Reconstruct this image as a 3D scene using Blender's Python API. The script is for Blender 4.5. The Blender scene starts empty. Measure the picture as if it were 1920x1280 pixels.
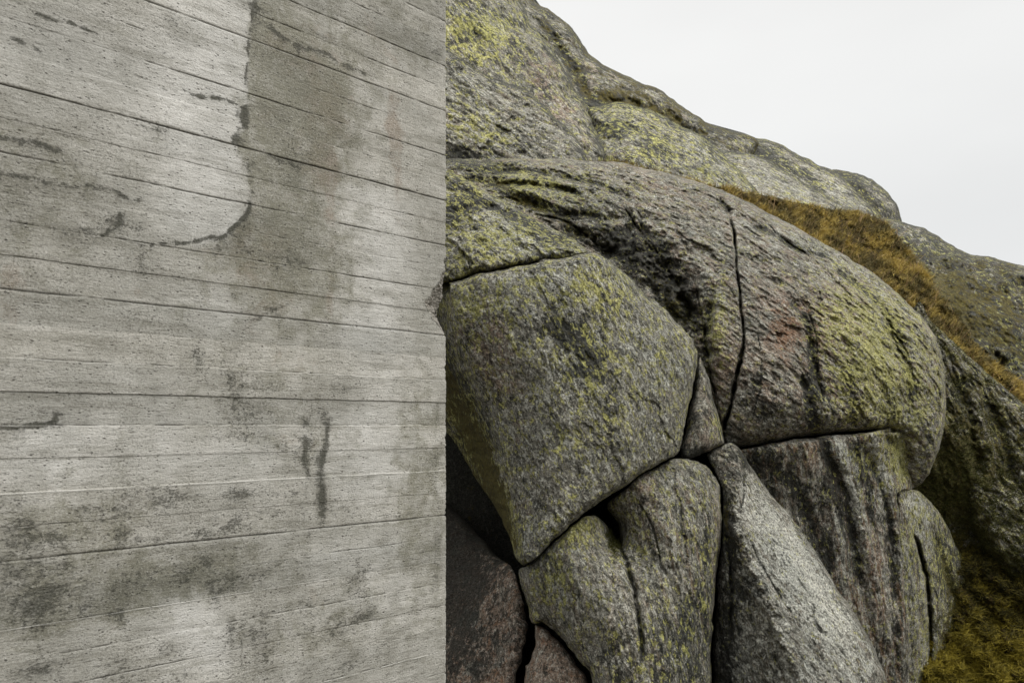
import bpy, math, random
import numpy as np
random.seed(7); RNG = np.random.default_rng(11)
C = bpy.context.scene.collection
sc = bpy.context.scene

# ---------------------------------------------------------------- camera
EYE = 1.6
F = 1280.0            # focal length in photo pixels (24 mm on 36 mm)
HZ = 797.0            # row of the horizon in the photo
cam = bpy.data.cameras.new('camera'); camo = bpy.data.objects.new('camera', cam); C.objects.link(camo)
camo.location = (0, 0, EYE); camo.rotation_euler = (math.radians(90), 0, 0)
cam.sensor_width = 36; cam.lens = 24; cam.shift_y = (HZ - 640) / 1920.0
cam.clip_start = 0.05; cam.clip_end = 3000
cam.dof.use_dof = True; cam.dof.focus_distance = 3.5; cam.dof.aperture_fstop = 5.6
sc.camera = camo
sc.view_settings.view_transform = 'Standard'; sc.view_settings.look = 'None'
sc.view_settings.exposure = 0.26; sc.view_settings.gamma = 1.0

# ---------------------------------------------------------------- overcast sky
SUN_EL, SUN_AZ = math.radians(50), math.radians(112)   # azimuth measured clockwise from +Y: behind the camera, to the right
w = bpy.data.worlds.new("World"); sc.world = w; w.use_nodes = True
nt = w.node_tree; nt.nodes.clear(); L = nt.links
out = nt.nodes.new('ShaderNodeOutputWorld'); bg = nt.nodes.new('ShaderNodeBackground')
sky = nt.nodes.new('ShaderNodeTexSky'); sky.sky_type = 'NISHITA'; sky.sun_disc = False
sky.sun_elevation = SUN_EL; sky.sun_rotation = SUN_AZ
bg.inputs['Strength'].default_value = 0.1
tc = nt.nodes.new('ShaderNodeTexCoord'); sep = nt.nodes.new('ShaderNodeSeparateXYZ'); L.new(tc.outputs['Generated'], sep.inputs[0])
ramp = nt.nodes.new('ShaderNodeValToRGB'); L.new(sep.outputs['Z'], ramp.inputs[0])
cr = ramp.color_ramp; cr.elements[0].position = 0.0; cr.elements[0].color = (.80, .81, .815, 1)
cr.elements[1].position = 1.0; cr.elements[1].color = (1, 1, 1, 1)
for p, c in ((.25, (.82, .83, .83, 1)), (.40, (.895, .90, .893, 1)), (.56, (.91, .91, .90, 1))):
    e = cr.elements.new(p); e.color = c
# cloud deck: brighter towards the zenith, as a real overcast is
mr = nt.nodes.new('ShaderNodeMapRange'); mr.interpolation_type = 'SMOOTHSTEP'
mr.inputs['From Min'].default_value = .52; mr.inputs['From Max'].default_value = 1
mr.inputs['To Min'].default_value = 8.6; mr.inputs['To Max'].default_value = 23.0
L.new(sep.outputs['Z'], mr.inputs['Value'])
no = nt.nodes.new('ShaderNodeTexNoise'); no.inputs['Scale'].default_value = 2.2; no.inputs['Detail'].default_value = 3
mp = nt.nodes.new('ShaderNodeMapping'); mp.inputs['Scale'].default_value = (1, 1, 2.6)
L.new(tc.outputs['Generated'], mp.inputs[0]); L.new(mp.outputs[0], no.inputs['Vector'])
mr2 = nt.nodes.new('ShaderNodeMapRange'); mr2.inputs['From Min'].default_value = .3; mr2.inputs['From Max'].default_value = .7
mr2.inputs['To Min'].default_value = .965; mr2.inputs['To Max'].default_value = 1.035; L.new(no.outputs['Fac'], mr2.inputs['Value'])
mu = nt.nodes.new('ShaderNodeMath'); mu.operation = 'MULTIPLY'; L.new(mr.outputs[0], mu.inputs[0]); L.new(mr2.outputs[0], mu.inputs[1])
vm = nt.nodes.new('ShaderNodeVectorMath'); vm.operation = 'SCALE'; L.new(ramp.outputs[0], vm.inputs[0]); L.new(mu.outputs[0], vm.inputs['Scale'])
hs = nt.nodes.new('ShaderNodeHueSaturation'); hs.inputs['Saturation'].default_value = .15; L.new(sky.outputs[0], hs.inputs['Color'])
mx = nt.nodes.new('ShaderNodeMix'); mx.data_type = 'RGBA'; mx.inputs[0].default_value = .93
L.new(hs.outputs[0], mx.inputs[6]); L.new(vm.outputs[0], mx.inputs[7])
L.new(mx.outputs[2], bg.inputs['Color']); L.new(bg.outputs[0], out.inputs[0])

sun = bpy.data.lights.new('sun', 'SUN'); suno = bpy.data.objects.new('sun', sun); C.objects.link(suno)
sun.energy = 1.5; sun.angle = math.radians(28); sun.color = (1, .97, .92)
from mathutils import Vector
sd = Vector((math.sin(SUN_AZ) * math.cos(SUN_EL), math.cos(SUN_AZ) * math.cos(SUN_EL), math.sin(SUN_EL)))
suno.rotation_euler = sd.to_track_quat('Z', 'Y').to_euler(); suno.location = (6, -6, 12)

# ---------------------------------------------------------------- numpy helpers
_perm = RNG.permutation(512).astype(np.int32)
_grad = RNG.normal(size=(512, 3)).astype(np.float32); _grad /= np.linalg.norm(_grad, axis=1)[:, None]
def gnoise(p):
    p = np.asarray(p, np.float32); i = np.floor(p).astype(np.int32); f = p - i; u = f * f * f * (f * (f * 6 - 15) + 10)
    def h(dx, dy, dz):
        a = _perm[(i[:, 0] + dx) & 511]; a = _perm[(a + i[:, 1] + dy) & 511]; a = _perm[(a + i[:, 2] + dz) & 511]
        g = _grad[a]; return g[:, 0] * (f[:, 0] - dx) + g[:, 1] * (f[:, 1] - dy) + g[:, 2] * (f[:, 2] - dz)
    def lp(a, b, t): return a + (b - a) * t
    x0 = lp(lp(h(0,0,0), h(1,0,0), u[:,0]), lp(h(0,1,0), h(1,1,0), u[:,0]), u[:,1])
    x1 = lp(lp(h(0,0,1), h(1,0,1), u[:,0]), lp(h(0,1,1), h(1,1,1), u[:,0]), u[:,1])
    return lp(x0, x1, u[:,2]) * 1.5
def fbm(p, sc_, octv=4, gain=.5, off=0.0):
    a, s, t = 1.0, np.zeros(len(p), np.float32), 0.0
    q = np.asarray(p, np.float32) * sc_ + off
    for k in range(octv):
        s += a * gnoise(q + k * 17.3); t += a; a *= gain; q = q * 2.03
    return s / t
def spline(pts, n=6, closed=True):
    P = np.array(pts, float); m = len(P); o = []
    for i in range(m if closed else m - 1):
        if closed: a, b, c, d = P[i-1], P[i], P[(i+1) % m], P[(i+2) % m]
        else: a, b, c, d = P[max(i-1, 0)], P[i], P[i+1], P[min(i+2, m-1)]
        for k in range(n):
            t = k / n
            o.append(.5 * ((2*b) + (c-a)*t + (2*a-5*b+4*c-d)*t*t + (3*b-a-3*c+d)*t**3))
    if not closed: o.append(P[-1])
    return np.array(o)
def seg_dist(X, Y, P, closed):
    """distance, signed side, nearest index+t for points against a polyline"""
    n = len(P); best = np.full(X.shape, 1e9, np.float32); side = np.ones(X.shape, np.float32)
    idx = np.zeros(X.shape, np.float32)
    for i in range(n if closed else n - 1):
        a = P[i]; b = P[(i + 1) % n]; ex, ey = b[0]-a[0], b[1]-a[1]; l2 = ex*ex + ey*ey + 1e-9
        vx = X - a[0]; vy = Y - a[1]
        t = np.clip((vx*ex + vy*ey) / l2, 0, 1); dx = vx - t*ex; dy = vy - t*ey; d = dx*dx + dy*dy
        m = d < best; best[m] = d[m]; idx[m] = (i + t)[m]; side[m] = np.sign(ex*vy - ey*vx)[m]
    return np.sqrt(best), side, idx
def inside(X, Y, P):
    r = np.zeros(X.shape, bool); n = len(P)
    for i in range(n):
        a = P[i]; b = P[(i+1) % n]
        if a[1] == b[1]: continue
        m = ((a[1] > Y) != (b[1] > Y)) & (X < (b[0]-a[0]) * (Y-a[1]) / (b[1]-a[1]) + a[0]); r ^= m
    return r
def px2w(x, y, D):
    return np.stack([(x - 960) / F * D, D, EYE - (y - HZ) / F * D], -1)
def relax(u, ins, src, it):
    for _ in range(it):
        v = .25 * (u[2:, 1:-1] + u[:-2, 1:-1] + u[1:-1, 2:] + u[1:-1, :-2]) + src
        u[1:-1, 1:-1] = np.where(ins[1:-1, 1:-1], v, u[1:-1, 1:-1])
    return u
def bil(G, fx, fy):
    h, w_ = G.shape; fx = np.clip(fx, 0, w_-1.001); fy = np.clip(fy, 0, h-1.001)
    i = fx.astype(int); j = fy.astype(int); a = fx-i; b = fy-j
    return (G[j, i]*(1-a) + G[j, i+1]*a)*(1-b) + (G[j+1, i]*(1-a) + G[j+1, i+1]*a)*b
def mesh_np(name, V, faces, mat, smooth=True, attrs=None, parent=None, loc=None):
    """faces: list of int arrays (n,3)/(n,4)"""
    me = bpy.data.meshes.new(name)
    V = np.asarray(V, np.float32)
    if loc is not None: V = V - np.array(loc, np.float32)
    tot = sum(f.size for f in faces); nf = sum(len(f) for f in faces)
    me.vertices.add(len(V)); me.vertices.foreach_set('co', V.ravel())
    me.loops.add(tot); me.polygons.add(nf)
    me.loops.foreach_set('vertex_index', np.concatenate([f.ravel() for f in faces]).astype(np.int32))
    st = []; o = 0
    for f in faces:
        st.append(o + np.arange(len(f)) * f.shape[1]); o += f.size
    me.polygons.foreach_set('loop_start', np.concatenate(st).astype(np.int32))
    me.update(calc_edges=True)
    if smooth: me.polygons.foreach_set('use_smooth', np.ones(nf, bool))
    for k, a in (attrs or {}).items():
        a = np.asarray(a, np.float32)
        if a.shape[1] == 4:
            at = me.attributes.new(k, 'FLOAT_COLOR', 'POINT'); at.data.foreach_set('color', a.ravel())
        else:
            at = me.attributes.new(k, 'FLOAT_VECTOR', 'POINT'); at.data.foreach_set('vector', a.ravel())
    me.validate(); me.materials.append(mat)
    o = bpy.data.objects.new(name, me); C.objects.link(o)
    if loc is not None: o.location = loc
    if parent: o.parent = parent
    return o
def tag(o, label=None, cat=None, group=None, kind=None):
    if label: o['label'] = label
    if cat: o['category'] = cat
    if group: o['group'] = group
    if kind: o['kind'] = kind
    return o

# ---------------------------------------------------------------- material helpers
class NB:
    def __init__(s, name):
        s.m = bpy.data.materials.new(name); s.m.use_nodes = True; s.t = s.m.node_tree; s.t.nodes.clear()
        s.out = s.t.nodes.new('ShaderNodeOutputMaterial'); s.b = s.t.nodes.new('ShaderNodeBsdfPrincipled')
        s.t.links.new(s.b.outputs[0], s.out.inputs[0])
    def n(s, k): return s.t.nodes.new(k)
    def l(s, a, b):
        if isinstance(a, (int, float)): b.default_value = a
        elif isinstance(a, tuple): b.default_value = a if len(a) == 4 or b.type == 'VECTOR' else (*a, 1)
        else: s.t.links.new(a, b)
    def coord(s, which='Object'): return s.n('ShaderNodeTexCoord').outputs[which]
    def attr(s, name, o='Color'):
        a = s.n('ShaderNodeAttribute'); a.attribute_name = name; return a.outputs[o]
    def sep(s, c):
        a = s.n('ShaderNodeSeparateColor'); s.l(c, a.inputs[0]); return a.outputs
    def mapv(s, v, scale=(1,1,1), rot=(0,0,0), loc=(0,0,0)):
        a = s.n('ShaderNodeMapping'); s.l(v, a.inputs[0]); a.inputs['Scale'].default_value = scale
        a.inputs['Rotation'].default_value = rot; a.inputs['Location'].default_value = loc; return a.outputs[0]
    def noise(s, v, scale, detail=4, rough=.55, dist=0, lo=None, hi=None):
        a = s.n('ShaderNodeTexNoise'); s.l(v, a.inputs['Vector']); a.inputs['Scale'].default_value = scale
        a.inputs['Detail'].default_value = detail; a.inputs['Roughness'].default_value = rough; a.inputs['Distortion'].default_value = dist
        return a.outputs['Fac'] if lo is None else s.mr(a.outputs['Fac'], lo, hi)
    def voro(s, v, scale, feat='F1', rnd=1):
        a = s.n('ShaderNodeTexVoronoi'); a.feature = feat; s.l(v, a.inputs['Vector']); a.inputs['Scale'].default_value = scale
        a.inputs['Randomness'].default_value = rnd; return a.outputs
    def mr(s, v, a, b, c=0., d=1., smooth=False):
        r = s.n('ShaderNodeMapRange'); s.l(v, r.inputs['Value'])
        if smooth: r.interpolation_type = 'SMOOTHSTEP'
        for k, x in zip(('From Min', 'From Max', 'To Min', 'To Max'), (a, b, c, d)): r.inputs[k].default_value = x
        return r.outputs[0]
    def ma(s, op, a, b=0., clamp=False):
        r = s.n('ShaderNodeMath'); r.operation = op; s.l(a, r.inputs[0]); s.l(b, r.inputs[1]); r.use_clamp = clamp; return r.outputs[0]
    def mix(s, f, a, b, mode='MIX'):
        r = s.n('ShaderNodeMix'); r.data_type = 'RGBA'; r.blend_type = mode; s.l(f, r.inputs[0]); s.l(a, r.inputs[6]); s.l(b, r.inputs[7]); return r.outputs[2]
    def cover(s, mask, noise, soft=.12):
        """patch coverage: 1 where mask exceeds the (0..1) noise threshold"""
        d = s.ma('SUBTRACT', mask, noise); return s.mr(d, 0, soft)
    def bump(s, h, dist, strength=1., prev=None):
        b = s.n('ShaderNodeBump'); b.inputs['Distance'].default_value = dist; b.inputs['Strength'].default_value = strength
        s.l(h, b.inputs['Height'])
        if prev: s.l(prev, b.inputs['Normal'])
        return b.outputs[0]

def rock_material():
    m = NB('granite_with_lichen'); o = m.attr('pos', 'Vector'); fl = m.attr('flow', 'Vector')
    k1 = m.attr('mask'); y, dk, pk = m.sep(k1)[0:3]; pale = m.attr('mask', 'Alpha')
    k2 = m.attr('mask2'); ms, rs, st = m.sep(k2)[0:3]; edge = m.attr('mask2', 'Alpha')
    big = m.noise(o, 2.3, 5, .6, .4, .34, .66)
    mid = m.noise(o, 9, 7, .68, .6, .34, .66)
    fine = m.noise(fl, 60, 5, .68, .3, .3, .7)
    grain = m.noise(o, 95, 5, .78, 0, .35, .65)
    flk = m.noise(fl, 48, 6, .78, .5, .35, .65)
    base = m.mix(mid, (.122, .117, .097), (.262, .252, .216))
    base = m.mix(m.ma('MULTIPLY', big, .4), base, (.165, .160, .130))
    # pink feldspar zones
    pn = m.noise(o, 7, 7, .70, .5, .32, .68)
    base = m.mix(m.ma('MULTIPLY', m.cover(pk, pn, .4), m.mr(fine, .1, .9, .4, .95)), base, (.300, .212, .162))
    # streaks of run-off running down the face
    sk = m.noise(m.mapv(fl, (1, .10, 1)), 17, 7, .66, .25, .36, .64)
    sk2 = m.noise(m.mapv(fl, (1, .14, 1), (0, 0, .06), (4, 2, 1)), 44, 6, .66, .2, .36, .64)
    sk3 = m.noise(m.mapv(fl, (1, .12, 1), (0, 0, -.04), (1, 7, 2)), 26, 6, .64, .2, .36, .64)
    base = m.mix(m.ma('MULTIPLY', st, m.mr(sk, .34, .16, 0, .8)), base, (.045, .045, .037))
    base = m.mix(m.ma('MULTIPLY', st, m.mr(sk, .56, .74, 0, .85)), base, (.48, .465, .41))
    base = m.mix(m.ma('MULTIPLY', st, m.mr(sk3, .58, .80, 0, .70)), base, (.26, .155, .085))
    base = m.mix(m.ma('MULTIPLY', st, m.mr(sk2, .36, .1, 0, .7)), base, (.050, .046, .036))
    # rust
    rn = m.noise(o, 16, 6, .70, .5, .32, .68)
    base = m.mix(m.ma('MULTIPLY', m.cover(rs, rn, .3), m.mr(fine, .1, .8, .3, .8)), base, (.27, .130, .060))
    # grey-white crustose lichen, ragged; also light painted on the prow slab's flank
    wd = m.noise(fl, 24, 9, .82, .8, .36, .64)
    pc = m.cover(pale, wd, .10)
    base = m.mix(m.ma('MULTIPLY', pc, .86), base, (.56, .56, .51))
    # black lichen and algae; also shade painted into recesses and turned-away faces
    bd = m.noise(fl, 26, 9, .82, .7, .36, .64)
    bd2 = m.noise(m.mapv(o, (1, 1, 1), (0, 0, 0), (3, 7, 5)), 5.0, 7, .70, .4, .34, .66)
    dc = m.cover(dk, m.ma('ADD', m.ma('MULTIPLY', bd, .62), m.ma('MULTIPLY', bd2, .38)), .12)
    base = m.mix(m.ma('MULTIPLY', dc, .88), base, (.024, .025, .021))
    # yellow-green map lichen: many small spots
    yd = m.noise(m.mapv(fl, (1, 1.1, 1)), 36, 8, .74, .3, .35, .65)
    yb = m.noise(m.mapv(o, (1, 1, 1), (0, 0, 0), (9, 1, 4)), 5, 6, .68, .5, .34, .66)
    yc = m.cover(y, m.ma('ADD', m.ma('MULTIPLY', yd, .80), m.ma('MULTIPLY', yb, .20)), .06)
    ycol = m.mix(m.noise(o, 40, 5, .7, 0, .35, .65), (.230, .225, .070), (.58, .56, .19))
    base = m.mix(m.ma('MULTIPLY', yc, .88), base, ycol)
    # mineral grain on everything
    base = m.mix(m.ma('MULTIPLY', m.mr(flk, .58, .90, 0, .72), m.mr(dc, 0, 1, 1, .12)), base, (.56, .55, .50))
    base = m.mix(m.mr(flk, .40, .08, 0, .80), base, (.028, .028, .024))
    base = m.mix(1.0, base, m.mix(grain, (.12, .12, .12), (2.0, 1.99, 1.94)), 'MULTIPLY')
    # moss: dark olive mats; partly shade painted on the big boulder's left facet
    md = m.noise(o, 16, 9, .78, .5, .34, .66)
    mc = m.cover(ms, md, .16)
    mcol = m.mix(m.noise(o, 60, 6, .76, 0, .35, .65), (.016, .016, .007), (.17, .135, .024))
    base = m.mix(m.ma('MULTIPLY', mc, m.mr(grain, .1, .5, .6, .95)), base, mcol)
    base = m.mix(1.0, base, m.mix(big, (.84, .85, .84), (1.10, 1.08, 1.05)), 'MULTIPLY')
    m.l(base, m.b.inputs['Base Color']); m.b.inputs['Roughness'].default_value = .88
    m.b.inputs['Specular IOR Level'].default_value = .3
    h = m.ma('ADD', m.ma('MULTIPLY', fine, .9), m.ma('MULTIPLY', mid, 1.0)); h = m.ma('ADD', h, m.ma('MULTIPLY', flk, .5))
    h = m.ma('ADD', h, m.ma('MULTIPLY', pc, .3)); h = m.ma('ADD', h, m.ma('MULTIPLY', m.ma('MULTIPLY', sk2, st), .9))
    b1 = m.bump(h, .012, .8)
    h2 = m.ma('ADD', grain, m.ma('MULTIPLY', mc, m.ma('MULTIPLY', md, 3.)))
    b2 = m.bump(h2, .004, .8, b1)
    m.l(b2, m.b.inputs['Normal']); return m.m

def concrete_material():
    m = NB('board_marked_concrete'); o = m.coord(); fl = m.attr('flow', 'Vector')   # flow = (along, up, 0) in metres
    mk = m.sep(m.attr('mask')); dk, gr, br = mk[0:3]; pale = m.attr('mask', 'Alpha')
    m2 = m.sep(m.attr('mask2')); tone, ln, rough = m2[0:3]; fin = m.attr('mask2', 'Alpha')
    big = m.noise(fl, 2.4, 7, .66, .4, .3, .7)
    wood = m.noise(m.mapv(fl, (.22, 1, 1)), 80, 7, .72, .3, .32, .68)
    wood2 = m.noise(m.mapv(fl, (.10, 1, 1)), 24, 6, .68, .3, .32, .68)
    mid = m.noise(fl, 16, 8, .74, .3, .3, .7)
    grain = m.noise(fl, 150, 5, .75, 0, .33, .67)
    base = m.mix(mid, (.38, .365, .320), (.56, .545, .500))
    base = m.mix(m.ma('MULTIPLY', pale, .85), base, m.mix(mid, (.60, .59, .56), (.76, .75, .72)))
    base = m.mix(m.ma('MULTIPLY', m.cover(br, m.noise(fl, 9, 7, .7, .4, .3, .7), .5), .60), base, (.285, .220, .165))
    base = m.mix(m.ma('MULTIPLY', m.cover(gr, m.noise(fl, 12, 8, .74, .4, .3, .7), .5), .66), base, (.195, .188, .130))
    base = m.mix(m.mr(wood2, .45, .12, 0, .45), base, (.23, .22, .18))
    wamt = m.ma('MULTIPLY', m.mr(m.noise(fl, 5, 7, .72, .3, .34, .66), .2, .8, .30, 1.), m.mr(pale, .2, 1., 1., .55)); base = m.mix(m.ma('MULTIPLY', wamt, m.mr(wood, .32, .08, 0, .72)), base, (.125, .118, .096))
    base = m.mix(m.mr(grain, .60, .92, 0, .50), base, (.70, .69, .65))
    base = m.mix(m.ma('MULTIPLY', wamt, m.mr(grain, .42, .12, 0, .85)), base, (.12, .115, .095))
    # black mould: speckled, thickest where mask is high
    soft = m.noise(fl, 8, 8, .78, .4, .3, .7)
    base = m.mix(m.ma('MULTIPLY', m.cover(m.ma('MULTIPLY', dk, 1.5), soft, .9), .85), base, (.165, .160, .128))
    mo = m.noise(m.mapv(fl, (.6, 1, 1)), 34, 9, .84, .8, .36, .64); mo2 = m.noise(m.mapv(fl, (.6, 1, 1)), 115, 5, .8, .5, .34, .66)
    dc = m.cover(dk, m.ma('ADD', m.ma('MULTIPLY', mo, .6), m.ma('MULTIPLY', mo2, .4)), .10)
    dc = m.ma('MAXIMUM', dc, m.ma('MULTIPLY', m.cover(m.ma('MULTIPLY', dk, .9), mo2, .12), .85))
    base = m.mix(m.ma('MULTIPLY', dc, m.mr(grain, .1, .9, .92, .4)), base, (.060, .060, .048))
    # pits (bug holes), speckles
    vd = m.voro(m.mapv(fl, (.75, 1, 1)), 42)
    pit = m.ma('MULTIPLY', m.mr(vd[0], .15, .07), m.mr(m.sep(vd[1])[0], .72, .76))
    vd2 = m.voro(m.mapv(fl, (.6, 1, 1)), 105); pit2 = m.ma('MULTIPLY', m.mr(vd2[0], .30, .1), m.mr(m.sep(vd2[1])[1], .66, .72))
    base = m.mix(m.ma('MULTIPLY', m.ma('MAXIMUM', pit, m.ma('MULTIPLY', pit2, .75)), .75), base, (.07, .065, .055))
    # joints: dirt in the groove, bright fins of cement
    base = m.mix(m.ma('MULTIPLY', ln, m.mr(mo, .1, .8, 1, .65)), base, (.040, .038, .030))
    base = m.mix(m.ma('MULTIPLY', fin, m.mr(mid, .2, .8, 1, .55)), base, (.74, .73, .69))
    base = m.mix(1.0, base, m.mix(tone, (.74, .745, .735), (1.14, 1.13, 1.12)), 'MULTIPLY')
    base = m.mix(1.0, base, m.mix(big, (.80, .80, .78), (1.14, 1.14, 1.14)), 'MULTIPLY')
    # broken corner: aggregate
    ag = m.voro(o, 75); agc = m.mix(m.sep(ag[1])[0], (.16, .145, .12), (.42, .39, .34))
    base = m.mix(m.ma('MULTIPLY', rough, .85), base, m.mix(m.mr(grain, .3, .7), agc, (.26, .24, .205)))
    m.l(base, m.b.inputs['Base Color']); m.b.inputs['Roughness'].default_value = .85; m.b.inputs['Specular IOR Level'].default_value = .3
    h = m.ma('ADD', m.ma('MULTIPLY', wood, .8), m.ma('MULTIPLY', mid, .8)); h = m.ma('SUBTRACT', h, m.ma('MULTIPLY', m.ma('MAXIMUM', pit, pit2), 1.2))
    h = m.ma('ADD', h, m.ma('MULTIPLY', dc, -.5)); h = m.ma('ADD', h, m.ma('MULTIPLY', m.ma('MULTIPLY', ag[0], rough), 5.))
    b = m.bump(h, .003, .8); b = m.bump(grain, .0015, .8, b); m.l(b, m.b.inputs['Normal']); return m.m

def strand_material(name, lo, hi, tip):
    m = NB(name); c = m.sep(m.attr('mask'))
    col = m.mix(c[0], lo, hi); col = m.mix(m.ma('MULTIPLY', c[1], .6), col, tip)
    m.l(col, m.b.inputs['Base Color']); m.b.inputs['Roughness'].default_value = .8; m.b.inputs['Specular IOR Level'].default_value = .2
    return m.m

def soil_material():
    m = NB('peat_and_moss'); o = m.coord()
    a = m.noise(o, 3, 6, .65, .4, .3, .7); b = m.noise(o, 35, 8, .75, .3, .3, .7)
    col = m.mix(b, (.018, .014, .006), (.125, .095, .022)); col = m.mix(m.ma('MULTIPLY', a, .6), col, (.06, .04, .02))
    m.l(col, m.b.inputs['Base Color']); m.b.inputs['Roughness'].default_value = 1
    m.b.inputs['Specular IOR Level'].default_value = .1
    m.l(m.bump(b, .03, 1), m.b.inputs['Normal']); return m.m

ROCK = rock_material(); CONC = concrete_material(); SOIL = soil_material()
# ---------------------------------------------------------------- the concrete wall
CX, CY = -0.2907, 3.05                       # corner of the wall
DX, DY = 1469.0, 1280.0; _n = math.hypot(DX, DY); DX /= _n; DY /= _n
NX, NY = DY, -DX                             # face normal (towards the camera)
def wall_sz(px, py):
    k = (px - 960) / F; s = (k * CY - CX) / (DX - k * DY); D = CY + s * DY
    return s, EYE - (py - HZ) / F * D
def wall_poly(pts): return np.array([wall_sz(*p) for p in pts])
def blobs_sz(S, Z, lst, wob):
    r = np.zeros(S.shape, np.float32)
    for (px, py, rx, ry, a) in lst:           # centre and radii in photo pixels, amount
        s, z = wall_sz(px, py); D = CY + s * DY; rs = rx * D / F / .98; rz = ry * D / F
        r += a * np.exp(-np.clip(((S + wob[0]*.5*rs - s) / rs) ** 2 + ((Z + wob[1]*.5*rz - z) / rz) ** 2, 0, 30) ** 1.3)
    return r
def strokes_sz(S, Z, lst, wx, wz):
    r = np.zeros(S.shape, np.float32)
    for pts, wpx, a in lst:
        P = wall_poly(spline(pts, 4, False)); wm = wpx * .0022
        lo = P.min(0) - .15; hi = P.max(0) + .15
        m = (S > lo[0]) & (S < hi[0]) & (Z > lo[1]) & (Z < hi[1])
        d, sd_, _ = seg_dist(S[m] + wx[m] * .018, Z[m] + wz[m] * .018, P, False)
        r[m] = np.maximum(r[m], a * np.exp(-(d / wm) ** 1.5))
    return r
def build_wall():
    s1 = np.concatenate([np.arange(-7, -1.85, .15), np.arange(-1.8, -.02, .0042), np.arange(-.02, .0001, .0025)]); s1[-1] = 0
    lines = [EYE - .1 * k for k in range(-26, 17)]
    zz = []
    for a, b in zip(lines[::-1][:-1], lines[::-1][1:]):
        if a > 3.45: zz += list(np.arange(a, b - .01, .05))
        else: zz += [a, a + .0012, a + .0028, a + .0055] + list(np.linspace(a + .0095, b - .0095, 18)) + [b - .0055, b - .0028, b - .0012]
    zz = np.array(zz); S, Z = np.meshgrid(s1, zz); nS, nZ = len(s1), len(zz)
    k = np.round((EYE - Z) / .1).astype(int)
    sh = S.ravel(); zr = Z.ravel()
    q = np.stack([sh, zr, np.zeros_like(sh)], -1)
    line_w = (fbm(np.stack([sh * 6, k.ravel() * 7.7, np.zeros_like(sh)], -1), 1, 3)).reshape(S.shape)   # wander of each joint
    near = np.exp(-(((EYE - .1 * k) - Z) / .012) ** 2)
    Zw = Z + line_w * .0035 * near
    dz = np.abs((EYE - .1 * k) - Z)
    # strength of every joint: dark groove / bright fin
    dark = {-14: 1, -10: 1, -8: .75, -4: 1, 4: 1, 0: .5, -12: .55, -16: .6, -18: .7, -6: .5, -2: .4, 10: .35, 8: .45, 6: .25, -13: .3, -9: .35, -7: .3, -5: .35, -11: .4, -15: .45, -17: .5, -3: .2, -1: .35, 1: .2, 3: .25, 5: .3, 7: .4, 9: .35, 11: .4, 2: .15}
    fin = {0: .5, 2: .8, 4: .35, 6: .6, 8: .5, 10: .55, -2: .35, -4: .1, -6: .25, -8: .1, -10: .3, -12: .25, -3: .15, -14: .3, 3: .2, -16: .2}
    kd = np.vectorize(lambda i: dark.get(int(i), .3))(np.arange(-30, 20))[k + 30]
    kf = np.vectorize(lambda i: fin.get(int(i), .1))(np.arange(-30, 20))[k + 30]
    br1 = fbm(np.stack([sh * 3.3, k.ravel() * 3.1, np.zeros_like(sh) + 5], -1), 1, 4, .65).reshape(S.shape)
    br2 = fbm(np.stack([sh * 2.1, k.ravel() * 5.3, np.zeros_like(sh) + 9], -1), 1, 3, .6).reshape(S.shape)
    br3 = fbm(np.stack([sh * 22, k.ravel() * 3.1, np.zeros_like(sh) + 15], -1), 1, 3, .6).reshape(S.shape)
    dk_l = np.clip(kd * (1 + 2.4 * br1 + .8 * br3) + .2 * br1, 0, 1) * np.clip((kd - .45) * 3 + .4 + 2.6 * br1 + 2. * br3, 0, 1)
    dk_l = np.maximum(dk_l, .95 * np.clip(kd, 0, 1) ** 3 * np.clip(.8 + 1.2 * br3 + .8 * br1, .1, 1))
    fn_l = .75 * np.clip(kf * (1 + 3.0 * br2 + 1.5 * br3) - .12, 0, 1)
    # long lines away from the corner are stronger at left for the odd joints
    groove = np.exp(-(dz / (.0014 + .0012 * kd)) ** 2) * dk_l
    finm = np.exp(-((Z - (EYE - .1 * k) + .0022) / .0017) ** 2) * fn_l
    board = np.floor((EYE - Z) / .1 + 1e-6).astype(int)
    bh = RNG.normal(size=80)[board + 30]; bh2 = RNG.normal(size=80)[board + 30]
    n1 = fbm(q * [2, 2, 1], 1, 4).reshape(S.shape); n2 = fbm(q * [6, 28, 1], 1, 4, .6).reshape(S.shape)
    n3 = fbm(q, 30, 3).reshape(S.shape); n4 = fbm(q, 9, 4, .6, 3).reshape(S.shape); n5 = fbm(q, 9, 4, .6, 33).reshape(S.shape)
    out_ = bh * .0009 + n1 * .004 + n2 * .0011 + n3 * .0007 - groove * .0042 + finm * .0022
    # crumbling edge
    e = -S
    eb = 1.6 * np.clip(fbm(np.stack([zr * 0, zr * 14, zr * 0 + 2], -1), 1, 4, .6).reshape(S.shape), -.5, 1)
    edge_r = .004 + .055 * np.clip(eb - .22, 0, .5) + .016 * np.clip(fbm(np.stack([zr * 0, zr * 70, zr * 0 + 4], -1), 1, 3, .6).reshape(S.shape), 0, 1) + groove * .01
    out_ -= np.where(e < edge_r, edge_r - np.sqrt(np.clip(edge_r ** 2 - (edge_r - e) ** 2, 0, None)), 0) * 1.0
    # broken corner
    chip = wall_poly([(850, 506), (829, 512), (824, 527), (812, 543), (806, 556), (796, 566), (800, 577), (808, 586), (812, 600), (822, 608), (833, 624), (850, 628)])
    M = (S > -.16) & (Z < 2.35) & (Z > 1.9); ds = np.full(S.shape, -1.0)
    wob = n4[M] * .010
    dd, _, _ = seg_dist(S[M] + wob, Z[M] + n5[M] * .010, chip, True); ins = inside(S[M] + wob, Z[M] + n5[M] * .010, chip)
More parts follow.
